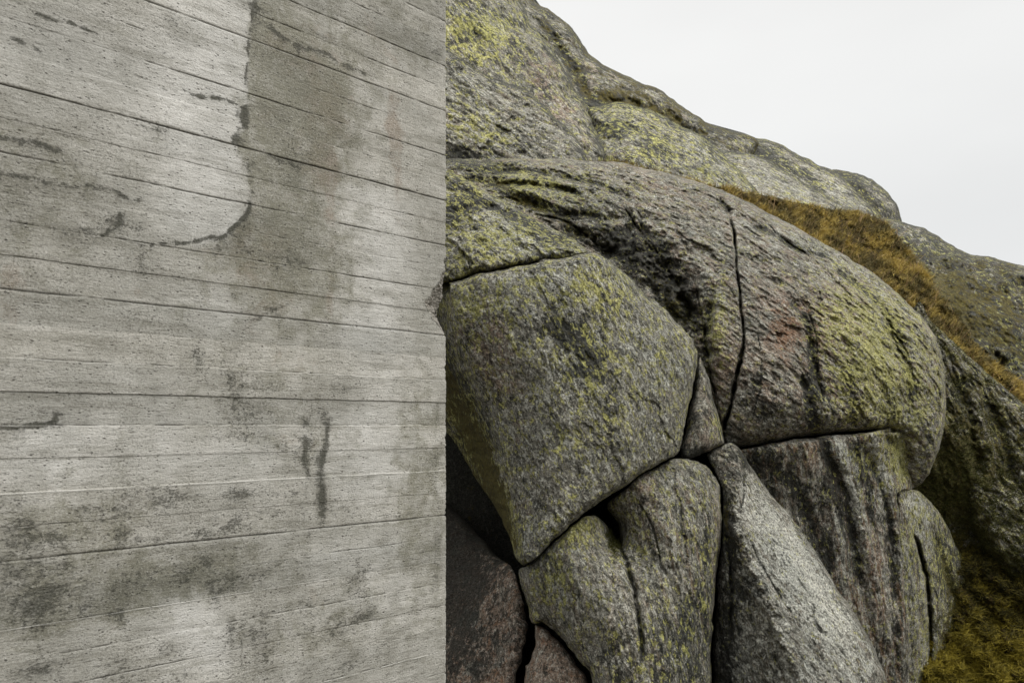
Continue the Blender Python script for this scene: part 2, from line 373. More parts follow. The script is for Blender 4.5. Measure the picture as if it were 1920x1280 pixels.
    ds[M] = np.where(ins, dd, -dd)
    zc = wall_sz(833, 572)[1]
    deep = np.clip(ds, 0, None); cut = np.clip(deep * .62, 0, .065)
    fract = fbm(q, 45, 4, .6, 50).reshape(S.shape)
    out_ -= np.where(ds > 0, .003 + cut + .012 * fract * np.clip(ds / .01, 0, 1), 0)
    chipm = np.clip(ds / .003, 0, 1)
    # hairline where the chip starts
    # small breaks along the joints (left edge of the photo, row 797 and the board end at column 470)
    wob2 = (n4.astype(np.float32), n5.astype(np.float32))
    mould = blobs_sz(S, Z, [
        (285, 243, 26, 18, 1.6), (455, 222, 12, 12, 1.0), (440, 262, 14, 10, .8), (478, 15, 20, 18, .7), (570, 95, 60, 16, .45),
        (600, 115, 40, 12, .3), (175, 185, 14, 34, .55), (310, 50, 22, 60, .45), (312, 110, 12, 40, .3),
        (520, 60, 60, 30, .12), (560, 260, 70, 40, .32), (540, 310, 55, 40, .30), (700, 30, 30, 60, .25), (815, 60, 26, 90, .40), (740, 10, 60, 50, .25),
        (90, 60, 60, 22, .15), (60, 150, 80, 20, .2), (30, 330, 60, 50, .28), (120, 300, 80, 20, .22), (20, 400, 40, 40, .32), (30, 480, 50, 30, .25),
        (210, 410, 22, 26, .35), (170, 436, 40, 14, .4), (262, 475, 14, 50, .6), (262, 520, 10, 60, .35), (235, 580, 22, 18, .45), (210, 500, 40, 30, .2),
        (470, 590, 18, 34, .65), (520, 580, 36, 16, .30), (520, 495, 60, 22, .42), (590, 500, 50, 18, .45), (470, 470, 60, 30, .25), (450, 660, 18, 18, .2),
        (372, 664, 18, 18, .6), (372, 692, 10, 10, .5), (330, 668, 40, 10, .3),
        (430, 740, 30, 60, .42), (460, 722, 40, 10, .5), (530, 727, 60, 10, .62), (640, 727, 40, 9, .5), (480, 760, 60, 30, .35), (575, 790, 20, 14, .5), (610, 775, 18, 22, .5),
        (480, 815, 50, 26, .42), (520, 835, 50, 14, .5), (575, 850, 20, 40, .42), (602, 870, 10, 60, .65), (606, 930, 9, 44, .6), (600, 965, 9, 40, .5),
        (70, 690, 60, 30, .25), (100, 740, 90, 40, .2), (45, 835, 8, 26, .75), (88, 832, 8, 30, .8), (85, 800, 30, 8, .9), (30, 880, 20, 60, .3), (90, 870, 12, 50, .25),
        (250, 940, 30, 22, 1.5), (320, 935, 34, 22, 1.5), (285, 930, 30, 16, .7), (400, 920, 70, 20, .35), (470, 922, 60, 10, .7), (520, 925, 50, 14, .45), (180, 955, 30, 14, .5),
        (30, 1000, 80, 24, .45), (120, 1015, 90, 20, .4), (230, 1010, 20, 20, .4), (330, 1005, 100, 10, 1.6), (420, 997, 60, 10, .5), (420, 975, 160, 14, .35),
        (60, 1100, 100, 50, .55), (20, 1130, 60, 60, .4), (130, 1150, 60, 30, .4), (385, 1060, 12, 50, .6), (402, 1100, 14, 26, .6), (330, 1075, 70, 26, .40), (300, 1100, 50, 14, .45), (440, 1040, 60, 16, .5), (460, 1075, 50, 26, .45), (520, 1010, 70, 20, .45), (540, 1060, 60, 24, .42),
        (190, 1160, 40, 12, .75), (235, 1172, 10, 14, .5), (100, 1240, 50, 26, .62), (60, 1255, 40, 14, .5), (405, 1135, 12, 14, .7), (290, 1220, 50, 20, .4), (230, 1275, 40, 20, .6), (310, 1275, 60, 20, .55),
        (500, 1180, 70, 36, .6), (590, 1165, 50, 26, .55), (570, 1130, 40, 12, .35), (680, 1060, 16, 40, .55), (675, 1100, 30, 50, .42), (680, 1150, 26, 14, .45), (615, 1195, 30, 14, .5), (520, 1240, 90, 30, .4), (560, 1270, 90, 20, .4), (690, 1230, 90, 20, .25), (640, 1250, 60, 26, .3),
        (820, 870, 18, 200, .22), (822, 1100, 16, 160, .25), (822, 720, 14, 70, .25), (600, 960, 120, 12, .4), (740, 968, 60, 8, .35), (640, 960, 40, 30, .2), (300, 700, 300, 500, .05),
        (300, 950, 260, 34, .26), (490, 770, 170, 130, .22), (560, 1180, 170, 80, .30), (340, 1075, 220, 60, .28), (80, 1110, 180, 80, .30), (550, 290, 120, 190, .16), (240, 1255, 280, 40, .28), (685, 1090, 50, 100, .22), (60, 330, 160, 110, .16), (250, 480, 60, 120, .2), (520, 490, 170, 60, .16), (60, 1000, 180, 30, .25), (815, 1000, 26, 300, .12),
    ], wob2)
    strk = strokes_sz(S, Z, [
        ([(345, 168), (380, 180), (420, 188), (455, 205)], 3.2, 1.0), ([(470, 5), (474, 25), (468, 55), (466, 100), (458, 160)], 2.2, .5),
        ([(458, 205), (460, 228), (447, 250), (436, 266)], 4.0, .8),
        ([(285, 461), (330, 457), (375, 448), (415, 442), (445, 420), (465, 395), (468, 380)], 3.2, 1.0),
        ([(222, 400), (221, 416), (208, 430), (195, 440)], 3.2, .7),
        ([(60, 25), (100, 38), (140, 50), (180, 62)], 3.2, .8), ([(20, 72), (55, 84), (80, 96)], 3.6, .8), ([(0, 255), (60, 268), (115, 284)], 4, .8),
        ([(510, 55), (560, 85), (600, 95), (640, 118), (700, 150)], 4.5, .6), ([(330, 170), (300, 165)], 3, .5),
        ([(0, 326), (60, 336), (120, 350), (180, 352), (260, 375)], 4, .6), ([(505, 290), (520, 300), (560, 315)], 4, .5),
        ([(0, 798), (40, 798), (85, 797), (100, 790), (104, 775)], 4.2, 1.0), ([(104, 776), (130, 777)], 2.4, .7),
        ([(565, 780), (575, 795), (560, 805), (575, 830), (570, 860), (578, 890)], 5, .55), ([(618, 790), (612, 830), (600, 870), (598, 900), (604, 960)], 6, .7),
        ([(480, 600), (500, 585), (540, 570)], 4, .4), ([(425, 545), (450, 560), (470, 560)], 5, .3),
        ([(795, 568), (800, 578), (812, 600), (830, 616)], 2.2, .75), ([(797, 560), (806, 554), (814, 540), (826, 520)], 2.6, .5),
    ], n4, n5)
    # the edge of an old film of dirt: paler inside, darker outside
    FE = wall_poly(spline([(478, -60), (474, 20), (468, 60), (463, 140), (457, 222), (441, 264), (456, 305), (467, 380), (446, 421), (400, 448), (290, 462)], 4, False))
    fd, fs, fi = seg_dist((S + n4 * .045 + n3 * .010).ravel().astype(np.float32), (Z + n5 * .04).ravel().astype(np.float32), FE, False)
    fd = fd.reshape(S.shape); fs = -fs.reshape(S.shape); tp = np.clip((len(FE) - 1 - fi.reshape(S.shape)) / 6, 0, 1)
    fs = -fs; film_out = np.clip(fs * fd / .013, 0, 1) * np.exp(-fd / .26) * tp; film_in = np.clip(-fs * fd / .013, 0, 1) * np.exp(-fd / .22) * tp
    strk += .35 * np.clip(fs * fd / .004 + .5, 0, 1) * np.exp(-fd / .03) * tp + .0 * film_out
    # stains gather along the upper side of the marked joints
    up = np.clip((Z - (EYE - .1 * k)) / .02, 0, 1) * np.clip(1 - (Z - (EYE - .1 * k)) / .02, 0, 1) * 4
    mould += .16 * up * np.clip(n1 * 2, 0, 1) + .10 * np.clip(n1 * 1.8, 0, 1) + .07 * np.clip(n2, 0, 1) - .03
    vs = fbm(np.stack([sh * 9, zr * 1.1, sh * 0 + 31], -1), 1, 5, .62).reshape(S.shape)          # runs straight down
    vs2 = fbm(np.stack([sh * 30, zr * 2.6, sh * 0 + 37], -1), 1, 4, .6).reshape(S.shape)
    pat = fbm(q * [5, 8, 1], 1, 6, .68, 71.).reshape(S.shape); hz = fbm(q * [3, 26, 1], 1, 5, .62, 81.).reshape(S.shape)
    mould = .54 * (1 - np.exp(-1.5 * np.clip(mould, 0, 2))) * np.clip(.80 + 1.1 * pat + .25 * vs2, .15, 1.35)
    mould += .34 * np.clip(vs + .2 * vs2 + .05, 0, 1) + .22 * np.clip(pat + .02, 0, 1) + .20 * np.clip(hz, 0, 1)
    mould += .95 * strk * np.clip(.80 + 1.2 * n3 + .6 * vs2, .2, 1.3)
    green = blobs_sz(S, Z, [(560, 250, 130, 240, .62), (540, 520, 150, 110, .45), (600, 120, 130, 120, .30), (770, 60, 80, 120, .5), (480, 780, 170, 120, .40), (30, 420, 120, 130, .5), (120, 300, 130, 80, .35), (300, 600, 100, 90, .25), (800, 960, 60, 320, .42),
        (180, 1100, 160, 90, .6), (350, 1080, 110, 60, .55), (480, 1040, 110, 80, .42), (560, 1200, 160, 90, .45), (100, 1180, 120, 40, .42), (700, 1000, 160, 260, .22), (130, 980, 160, 40, .4)], wob2) + .10
    green += .45 * film_out
    green += .30 * np.clip(n1 * 2.2, 0, 1) + .5 * np.clip(vs, 0, 1) + .3 * np.clip(pat, 0, 1)
    brown = blobs_sz(S, Z, [(620, 200, 60, 150, .5), (740, 240, 22, 90, .75), (742, 290, 12, 30, .7), (700, 60, 90, 60, .3), (540, 90, 60, 50, .35), (620, 390, 14, 120, .40), (745, 370, 12, 60, .5), (620, 560, 10, 60, .5), (590, 330, 70, 60, .35),
        (480, 460, 90, 60, .35), (500, 560, 90, 70, .35), (530, 690, 100, 40, .3), (20, 560, 26, 70, .45), (20, 510, 20, 30, .4), (260, 550, 14, 14, .7), (600, 900, 30, 70, .35), (560, 820, 70, 24, .4), (600, 1110, 70, 30, .3), (760, 1180, 60, 60, .15)], wob2)
    pale = blobs_sz(S, Z, [(250, 130, 230, 120, .50), (390, 120, 80, 140, .75), (400, 280, 60, 160, .45), (430, 60, 50, 60, .5), (330, 330, 130, 60, .35), (380, 410, 70, 45, .75), (700, 400, 70, 70, .65), (700, 560, 60, 90, .60), (740, 480, 70, 90, .35), (680, 620, 80, 40, .35), (620, 90, 50, 60, .35), (700, 180, 40, 60, .25),
        (720, 660, 90, 60, .4), (690, 760, 70, 50, .35), (700, 840, 110, 70, .55), (690, 900, 60, 60, .35), (380, 560, 60, 60, .4), (430, 600, 40, 50, .35), (200, 720, 160, 40, .25), (230, 840, 220, 70, .55), (460, 870, 60, 40, .3), (440, 930, 40, 40, .2), (380, 1180, 60, 70, .55), (320, 1160, 60, 40, .5), (400, 1230, 60, 40, .4), (640, 1040, 60, 40, .35), (730, 1040, 40, 70, .35), (740, 1140, 60, 60, .3), (640, 1130, 60, 24, .3), (60, 850, 80, 70, .25), (500, 800, 40, 30, .1), (20, 940, 60, 20, .2)], wob2)
    pale = pale * 1.15 + .5 * np.clip(-vs, 0, 1) + .4 * np.clip(-pat, 0, 1) + .34 * film_in - .4 * film_out
    brown = brown * 1.3 + .35 * film_out
    tone = np.clip(.5 + .13 * bh2 + .5 * n1 + .35 * n4, 0, 1)
    mask = np.stack([np.clip(mould, 0, 1.2), np.clip(green, 0, 1), np.clip(brown, 0, 1), np.clip(pale + .25 * n4, 0, 1)], -1).reshape(-1, 4)
    mask2 = np.stack([tone, np.clip(groove, 0, 1), chipm, np.clip(finm * (1 - chipm), 0, 1)], -1).reshape(-1, 4)
    ez = lambda f, o_, n_: fbm(np.stack([zr * 0, zr * f, zr * 0 + o_], -1), 1, n_, .65).reshape(S.shape)
    zr_ = wall_sz(833, 588)[1]
    ero = .003 + .016 * np.clip(ez(18, 6, 4) - .05, 0, 1) + .010 * np.clip(ez(90, 8, 3), 0, 1) + .006 * np.exp(-(dz / .006) ** 2) * kd
    ero = ero + .034 * np.exp(-np.abs((Z - zr_) / .052) ** 2.5) * (1 + .5 * ez(40, 12, 3))
    Sx = S - ero * np.exp(-e / .02) * (e < .12)
    X = CX + Sx * DX + out_ * NX; Y = CY + Sx * DY + out_ * NY
    V = np.stack([X, Y, Zw], -1).reshape(-1, 3)
    I = np.arange(nS * nZ).reshape(nZ, nS)
    q_ = np.stack([I[:-1, :-1], I[:-1, 1:], I[1:, 1:], I[1:, :-1]], -1).reshape(-1, 4)
    # sides, top and back: a real slab 30 cm thick
    loop = np.concatenate([I[0, :], I[1:, -1], I[-1, -2::-1], I[-2:0:-1, 0]])
    T = .30; n0 = len(V); e2 = []
    for t in (.02, T):
        W_ = V[loop].copy(); b0 = W_.copy()
        off = CY * 0
        # distance of each loop point from the ideal face, so the back stays flat
        dist = (W_[:, 0] - CX) * NX + (W_[:, 1] - CY) * NY
        W_[:, 0] -= NX * (dist + t); W_[:, 1] -= NY * (dist + t)
        if t == .02: W_[:, 0] -= NX * .04 * (dist < -.02); W_[:, 1] -= NY * .04 * (dist < -.02)
        e2.append(W_)
    m = len(loop); r1 = n0 + np.arange(m); r2 = n0 + m + np.arange(m); nx = np.roll(np.arange(m), -1)
    qs = np.concatenate([np.stack([loop[nx], loop, r1, r1[nx]], -1), np.stack([r1[nx], r1, r2, r2[nx]], -1)])
    ctr = e2[1].mean(0)[None]; ci = n0 + 2 * m
    tri = np.stack([r2[nx], r2, np.full(m, ci)], -1)
    V = np.concatenate([V, e2[0], e2[1], ctr])
    flow = np.stack([S.ravel(), Zw.ravel(), np.zeros(S.size)], -1)
    ext = len(V) - n0; li = np.concatenate([loop, loop, [0]])
    flow = np.concatenate([flow, flow[li] + np.concatenate([np.full((m, 3), .03), np.full((m, 3), .3), np.zeros((1, 3))])])
    mask = np.concatenate([mask, np.tile([[.15, .3, .1, .1]], (ext, 1))]); mask2 = np.concatenate([mask2, np.tile([[.5, 0, 0, 0]], (ext, 1))])
    mask2[n0:n0 + m, 2] = mask2[loop, 2]
    o = mesh_np('concrete_wall', V, [q_, qs, tri], CONC, True, dict(mask=mask, mask2=mask2, flow=flow))
    tag(o, 'tall weathered grey concrete wall with board marks, mould stains and a broken corner', 'wall')
build_wall()

# ---------------------------------------------------------------- rock blocks
BL = {}
def wobble(P, amp=1.0):
    q = np.stack([P[:, 0], P[:, 1], P[:, 0] * 0], -1)
    dx = fbm(q, 1/46., 3, .55, 1.) * 6.0 * amp + fbm(q, 1/11., 3, .6, 40.) * 2.2 * amp
    dy = fbm(q, 1/46., 3, .55, 7.) * 6.0 * amp + fbm(q, 1/11., 3, .6, 60.) * 2.2 * amp
    P = P.copy(); P[:, 0] += dx; P[:, 1] += dy; return P
def facetn(uv, cell, seed):
    """broken planes: every jittered cell is its own tilted facet"""
    w_ = np.stack([uv[:, 0], uv[:, 1], uv[:, 0] * 0 + seed], -1); uv = uv + np.stack([fbm(w_, 4/.3, 3, .6), fbm(w_ + 9, 4/.3, 3, .6)], -1) * cell * .35
    g = np.floor(uv / cell).astype(int); best = np.full(len(uv), 1e9); h = np.zeros(len(uv))
    for dx in (-1, 0, 1):
        for dy in (-1, 0, 1):
            k = g + [dx, dy]; hs_ = _perm[(_perm[(k[:, 0] + int(seed)) & 511] + k[:, 1]) & 511]; r = _grad[hs_]
            c = (k + .5 + r[:, :2] * .45) * cell; v = uv - c; d2 = (v ** 2).sum(1); m = d2 < best
            best[m] = d2[m]; h[m] = (v[m] * r[m][:, [1, 2]]).sum(1) + r[m][:, 2] * cell * .15
    return h
def pxblobs(x, y, lst):
    r = np.zeros(x.shape, np.float32)
    for b in lst:
        bx, by, rx, ry, a = b[:5]; an = math.radians(b[5]) if len(b) > 5 else 0
        u = (x-bx)*math.cos(an) + (y-by)*math.sin(an); v = -(x-bx)*math.sin(an) + (y-by)*math.cos(an)
        r += a * np.exp(-np.clip((u/rx)**2 + (v/ry)**2, 0, 30))
    return r
CH = dict(Y=0, K=1, P=2, W=3, M=4, R=5, S=6)
def block(name, label, cat, outl, step=2.0, R=16, drop=.06, infl=.2, gap=1.6, wob=1.0, noise=(.03, .012, .004), flow=0, base=None,
          blobs=(), creases=(), facets=(), bumps=(), thick=.5, mat=None, kind=None, group=None, pers=.5, shrink=.06, rough=0., edgemoss=.0, infp=1.0, n=9, fac=.0, edark=.10):
    mat = mat or ROCK
    O = spline(outl, n); P = wobble(O[:, :2], wob); Db = O[:, 2].astype(np.float32)
    # offset inwards by the gap
    t = np.roll(P, -1, 0) - np.roll(P, 1, 0); t /= np.linalg.norm(t, axis=1)[:, None] + 1e-9
    area = .5 * np.sum(P[:, 0] * np.roll(P[:, 1], -1) - np.roll(P[:, 0], -1) * P[:, 1]); sg = 1 if area > 0 else -1
    gv = gap * np.clip(1 + 2.6 * fbm(np.stack([P[:, 0], P[:, 1], P[:, 0]*0], -1), 1/34., 3, .6, 90.), .1, 3)[:, None]
    P = P + np.stack([-t[:, 1], t[:, 0]], -1) * sg * gv
    x0, y0 = P.min(0) - 3 * step; x1, y1 = P.max(0) + 3 * step
    # coarse fields
    cs = 8.0 if (x1-x0) > 250 else 4.0
    gx = np.arange(x0 - cs, x1 + 2*cs, cs); gy = np.arange(y0 - cs, y1 + 2*cs, cs); GX, GY = np.meshgrid(gx, gy)
    ins = inside(GX, GY, P); _, _, idx = seg_dist(GX, GY, P, True)
    i0 = np.floor(idx).astype(int) % len(P); fr = idx - np.floor(idx); nb = (1-fr)*Db[i0] + fr*Db[(i0+1) % len(P)]
    mem = np.where(ins, Db.mean(), nb).astype(np.float32); mem = relax(mem, ins, 0, 1500)
    U = relax(np.zeros_like(mem), ins, 1.0, 1500); U /= U.max() + 1e-9
    # fine grid
    fx = np.arange(x0, x1, step); fy = np.arange(y0, y1, step); X, Y = np.meshgrid(fx, fy)
    X = X.ravel().astype(np.float32); Y = Y.ravel().astype(np.float32)
    inn = inside(X, Y, P); d, _, idx = seg_dist(X, Y, P, True); sdv = np.where(inn, d, -d)
    keep = sdv > -.72 * step; snap = keep & (sdv < .35 * step)
    i0 = np.floor(idx).astype(int) % len(P); fr = (idx - np.floor(idx)); i1 = (i0+1) % len(P)
    bx = (1-fr)*P[i0, 0] + fr*P[i1, 0]; by = (1-fr)*P[i0, 1] + fr*P[i1, 1]; bD = (1-fr)*Db[i0] + fr*Db[i1]
    X = np.where(snap, bx, X); Y = np.where(snap, by, Y); d = np.where(snap, 0, d)
    cx_ = (X - gx[0]) / cs; cy_ = (Y - gy[0]) / cs
    D = bil(mem, cx_, cy_); D = np.where(d < 4, bD + (D - bD) * np.clip(d / 4, 0, 1), D)
    u = bil(U, cx_, cy_); u = np.clip(u, 0, 1) ** infp * np.clip(d / 5, 0, 1)
    q = np.stack([X, Y, X*0], -1)
    Rv = R * np.clip(1 + 1.3 * fbm(q, 1/30., 4, .6), .3, 2.2)
    tt = np.clip(d / Rv, 0, 1); D = D - drop * np.sqrt(np.clip(1 - (1-tt)**2, 0, 1)) - infl * u
    wx = X + fbm(q, 1/26., 4, .6, 3.) * 9; wy = Y + fbm(q, 1/26., 4, .6, 13.) * 9
    for pts, side, slope, soft in facets:
        L_ = spline(pts, 4, False); dd, sd_, _ = seg_dist(wx, wy, L_, False); s_ = dd * sd_ * side / soft
        D = D + slope * soft * np.log1p(np.exp(np.clip(s_, -20, 20)))
    crk = np.zeros_like(D)
    for cpts in creases:
        pts, wd, amp = cpts[:3]; L_ = spline(pts, 4, False); dd, sd_, ii = seg_dist(wx*.6+X*.4, wy*.6+Y*.4, L_, False)
        tp = ii / (len(L_) - 1); tap = np.clip(np.minimum(tp, 1 - tp) * 5 + .25, 0, 1) * np.clip(1 + 1.2 * fbm(q, 1/22., 3, .6, 77.), .1, 2)
        g = np.exp(-(dd / wd) ** 2) * tap
        if len(cpts) > 3: g = np.where(dd*sd_*cpts[3] > 0, g, np.exp(-(dd / (wd * 4)) ** 2) * tap)     # asymmetric: a ledge
        D = D + amp * g
        if amp > 0: crk = np.maximum(crk, np.exp(-(dd / (wd * .8)) ** 2) * tap)
    if bumps: D = D - pxblobs(wx, wy, bumps)
    D = D.astype(np.float32)
    W = px2w(X, Y, D); an = math.radians(flow)
    fw = np.stack([W[:, 0]*math.cos(an) + W[:, 2]*math.sin(an), (-W[:, 0]*math.sin(an) + W[:, 2]*math.cos(an)) * .5, W[:, 1]], -1)
    sc0 = 1.0 if Db.mean() < 5.9 else float(np.clip(Db.mean() / 4.6, 1.3, 2.6))
    a1, a2, a3 = noise; nz = fbm(W, 1.6/sc0, 3, .5, 5.) * a1 + fbm(fw, 8/sc0, 4, .58, 9.) * a2 + fbm(fw, 38/sc0, 3, .6, 2.) * a3
    if rough: 
        rg = fbm(fw, 11/sc0, 5, .6, 21.); nz = nz + rough * np.clip(.18 - np.abs(rg), 0, 1) * 3 + rough * np.clip(rg, 0, 1)
    if fac: nz = nz + facetn(fw[:, :2] / sc0, .30, 3.) * fac + facetn(fw[:, :2] / sc0, .10, 8.) * fac * .8
    D = D + nz * np.clip(.25 + d / 14, 0, 1)
    W = px2w(X, Y, D)
    fw = np.stack([W[:, 0]*math.cos(an) + W[:, 2]*math.sin(an), (-W[:, 0]*math.sin(an) + W[:, 2]*math.cos(an)) * .5, W[:, 1]], -1)
    fw = fw / sc0
    # masks
    mk = np.zeros((8, X.size), np.float32); b0 = dict(Y=.3, K=.25, P=.15, W=.25, M=0, R=0, S=.15); b0.update(base or {})
    for k_, v in b0.items(): mk[CH[k_]] = v
    for bl in blobs: mk[CH[bl[0]]] += pxblobs(wx, wy, [bl[1:]])
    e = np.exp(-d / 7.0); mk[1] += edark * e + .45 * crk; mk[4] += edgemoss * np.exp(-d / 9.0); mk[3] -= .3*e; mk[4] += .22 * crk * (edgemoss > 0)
    mk = np.clip(mk, 0, 1.2)
    # faces
    nx_, ny_ = len(fx), len(fy); idn = np.full(X.size, -1); kk = np.nonzero(keep)[0]; idn[kk] = np.arange(len(kk)); G = idn.reshape(ny_, nx_)
    a, b, c, d_ = G[:-1, :-1].ravel(), G[1:, :-1].ravel(), G[1:, 1:].ravel(), G[:-1, 1:].ravel()
    ok = np.stack([a, b, c, d_]) >= 0; four = ok.all(0); Q = np.stack([a, b, c, d_], -1)[four]
    three = ok.sum(0) == 3; T = np.stack([a, b, c, d_], -1)[three]; T = np.stack([r[r >= 0] for r in T]) if len(T) else np.zeros((0, 3), int)
    ed = np.concatenate([np.stack([Q[:, i], Q[:, (i+1) % 4]], -1) for i in range(4)] + [np.stack([T[:, i], T[:, (i+1) % 3]], -1) for i in range(3)])
    N = len(kk); key = ed[:, 0].astype(np.int64) * N + ed[:, 1]; rev = ed[:, 1].astype(np.int64) * N + ed[:, 0]
    be = ed[~np.isin(key, rev)]; bv = np.unique(be); mp_ = np.full(N, -1); mp_[bv] = np.arange(len(bv)); m = len(bv)
    Xk, Yk, Dk = X[kk], Y[kk], D[kk]; cxp, cyp = P.mean(0)
    rings = []; faces = [Q]; prev = None
    for j, (tf, sh) in enumerate(((.08, .004), (.45, .35 * shrink), (1.0, shrink))):
        xb = Xk[bv] + (cxp - Xk[bv]) * sh; yb = Yk[bv] + (cyp - Yk[bv]) * sh; Dbk = Dk[bv] + thick * tf
        rings.append(px2w(xb, yb, Dbk)); cur = N + j * m + mp_
        pa = be[:, 0] if prev is None else prev[be[:, 0]]; pb = be[:, 1] if prev is None else prev[be[:, 1]]
        faces.append(np.stack([pb, pa, cur[be[:, 0]], cur[be[:, 1]]], -1)); prev = cur
    ci = N + 3 * m; tri = np.stack([prev[be[:, 1]], prev[be[:, 0]], np.full(len(be), ci)], -1)
    V = np.concatenate([W[kk]] + rings + [rings[-1].mean(0)[None] + np.array([[0, .1 * thick, 0]])])
    li = np.concatenate([np.arange(N), bv, bv, bv, [0]])
    mkk = mk[:, kk][:, li]; mkk[:, N:] *= .6; mkk[1, N:] = .75
    flw = np.concatenate([fw[kk], *[np.stack([r[:, 0]*math.cos(an)+r[:, 2]*math.sin(an), (-r[:, 0]*math.sin(an)+r[:, 2]*math.cos(an))*.5, r[:, 1]], -1) for r in rings], np.zeros((1, 3))])
    tris = [tri] + ([T] if len(T) else [])
    loc = W[kk].mean(0); loc[2] = V[:, 2].min()
    o = mesh_np(name, V, faces + tris, mat, True, dict(mask=mkk[:4].T, mask2=mkk[4:].T, flow=flw, pos=V / sc0), loc=[float(v) for v in loc])
    tag(o, label, cat, group, kind or 'thing')
    BL[label or name] = dict(X=X[kk], Y=Y[kk], D=D[kk], d=d[kk], step=step, moss=mk[4][kk], o=o)
    return o

SL = 'rock slab'
# the core of the outcrop, painted near black for the shade behind the joints
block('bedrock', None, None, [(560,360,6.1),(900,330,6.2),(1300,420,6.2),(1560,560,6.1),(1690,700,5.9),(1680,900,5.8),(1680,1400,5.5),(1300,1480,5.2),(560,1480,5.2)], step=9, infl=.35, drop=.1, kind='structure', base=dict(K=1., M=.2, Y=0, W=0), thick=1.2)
# large lichen-covered boulder beside the wall
block('boulder', 'large rounded boulder speckled with yellow lichen, touching the broken corner of the concrete wall', 'boulder',
  [(600,560,4.5),(740,545,4.1),(833,529,3.78),(900,514,3.72),(1000,492,3.72),(1095,478,3.78),(1130,480,3.84),(1170,512,3.95),(1225,562,4.05),(1272,602,4.1),(1300,642,4.1),(1308,675,4.1),(1299,730,4.05),(1283,800,3.98),(1273,850,3.9),(1232,872,3.8),(1170,913,3.7),(1110,952,3.62),(1050,1003,3.56),(992,1056,3.55),(972,1052,3.6),(952,1000,3.75),(908,920,3.95),(862,850,4.1),(832,806,4.2),(740,730,4.5),(600,700,4.7)],
  R=20, drop=.07, gap=.9, infl=.34, noise=(.05, .022, .007), flow=28, rough=.014, edgemoss=.12, thick=1.3, fac=.05,
  facets=[([(846,560),(862,640),(890,715),(926,800),(950,880),(966,960),(985,1050)], 1, .0075, 5)],
  creases=[([(850,560),(868,640),(900,715)], 22, -.02), ([(1000,600),(1080,640),(1130,700)], 40, .012)],
  base=dict(Y=.395, K=.34, P=.16, W=.42, S=.08),
  blobs=[('Y',880,560,60,40,.18),('Y',900,860,18,120,.25,-24),('Y',950,980,14,90,.35,-12),('R',905,860,26,170,.35,-24),('M',866,780,34,170,.80,-24),('M',934,940,20,130,.70,-18),('K',868,790,36,200,.35,-24),('Y',866,790,30,160,.12,-24),('W',880,800,40,200,-.3,-22),('K',860,740,30,120,.25,-16),('Y',1120,530,60,40,.12),('Y',1060,560,90,40,.1),('P',930,660,60,110,.65,-20),('W',930,660,60,110,-.12,-20),('P',980,900,60,110,.25),('P',870,600,30,60,.3),('K',1100,560,80,50,.16),('K',1000,760,160,60,.1),('K',1120,760,60,200,.08),('W',1000,680,200,60,.06),('W',1060,520,120,30,.12),('P',1240,740,40,60,.2),('R',1255,690,20,30,.25),('R',1190,880,30,30,.3),('R',1000,820,40,40,.15),('Y',1200,700,120,120,.04)])  # left facet: real moss and algae, darkened further to paint its shade
block('rock_slab', 'grey wedge of rock with yellow lichen lying on the big boulder beside the wall', SL,
  [(600,280,4.9),(740,300,4.6),(833,320,4.4),(872,334,4.36),(922,364,4.32),(980,398,4.25),(1040,429,4.15),(1085,454,4.05),(1104,472,3.98),(1090,479,3.9),(1000,492,3.82),(900,514,3.78),(833,529,3.82),(720,550,4.2),(600,560,4.5)],
  R=16, drop=.11, gap=.9, infl=.26, edark=.2, noise=(.05, .035, .012), flow=35, rough=.026, edgemoss=.1, fac=.16,
  creases=[([(845,400),(900,385),(960,400)], 7, .03),([(860,350),(930,392),(1010,430),(1080,465)], 9, .02),([(960,420),(1010,450),(1040,485)], 6, .02)],
  base=dict(Y=.45, K=.42, P=.04, W=.46, S=0), blobs=[('K',855,380,40,50,.3),('W',1000,450,80,20,.2,25),('Y',900,470,70,30,.12),('W',960,380,60,16,.15,28)])
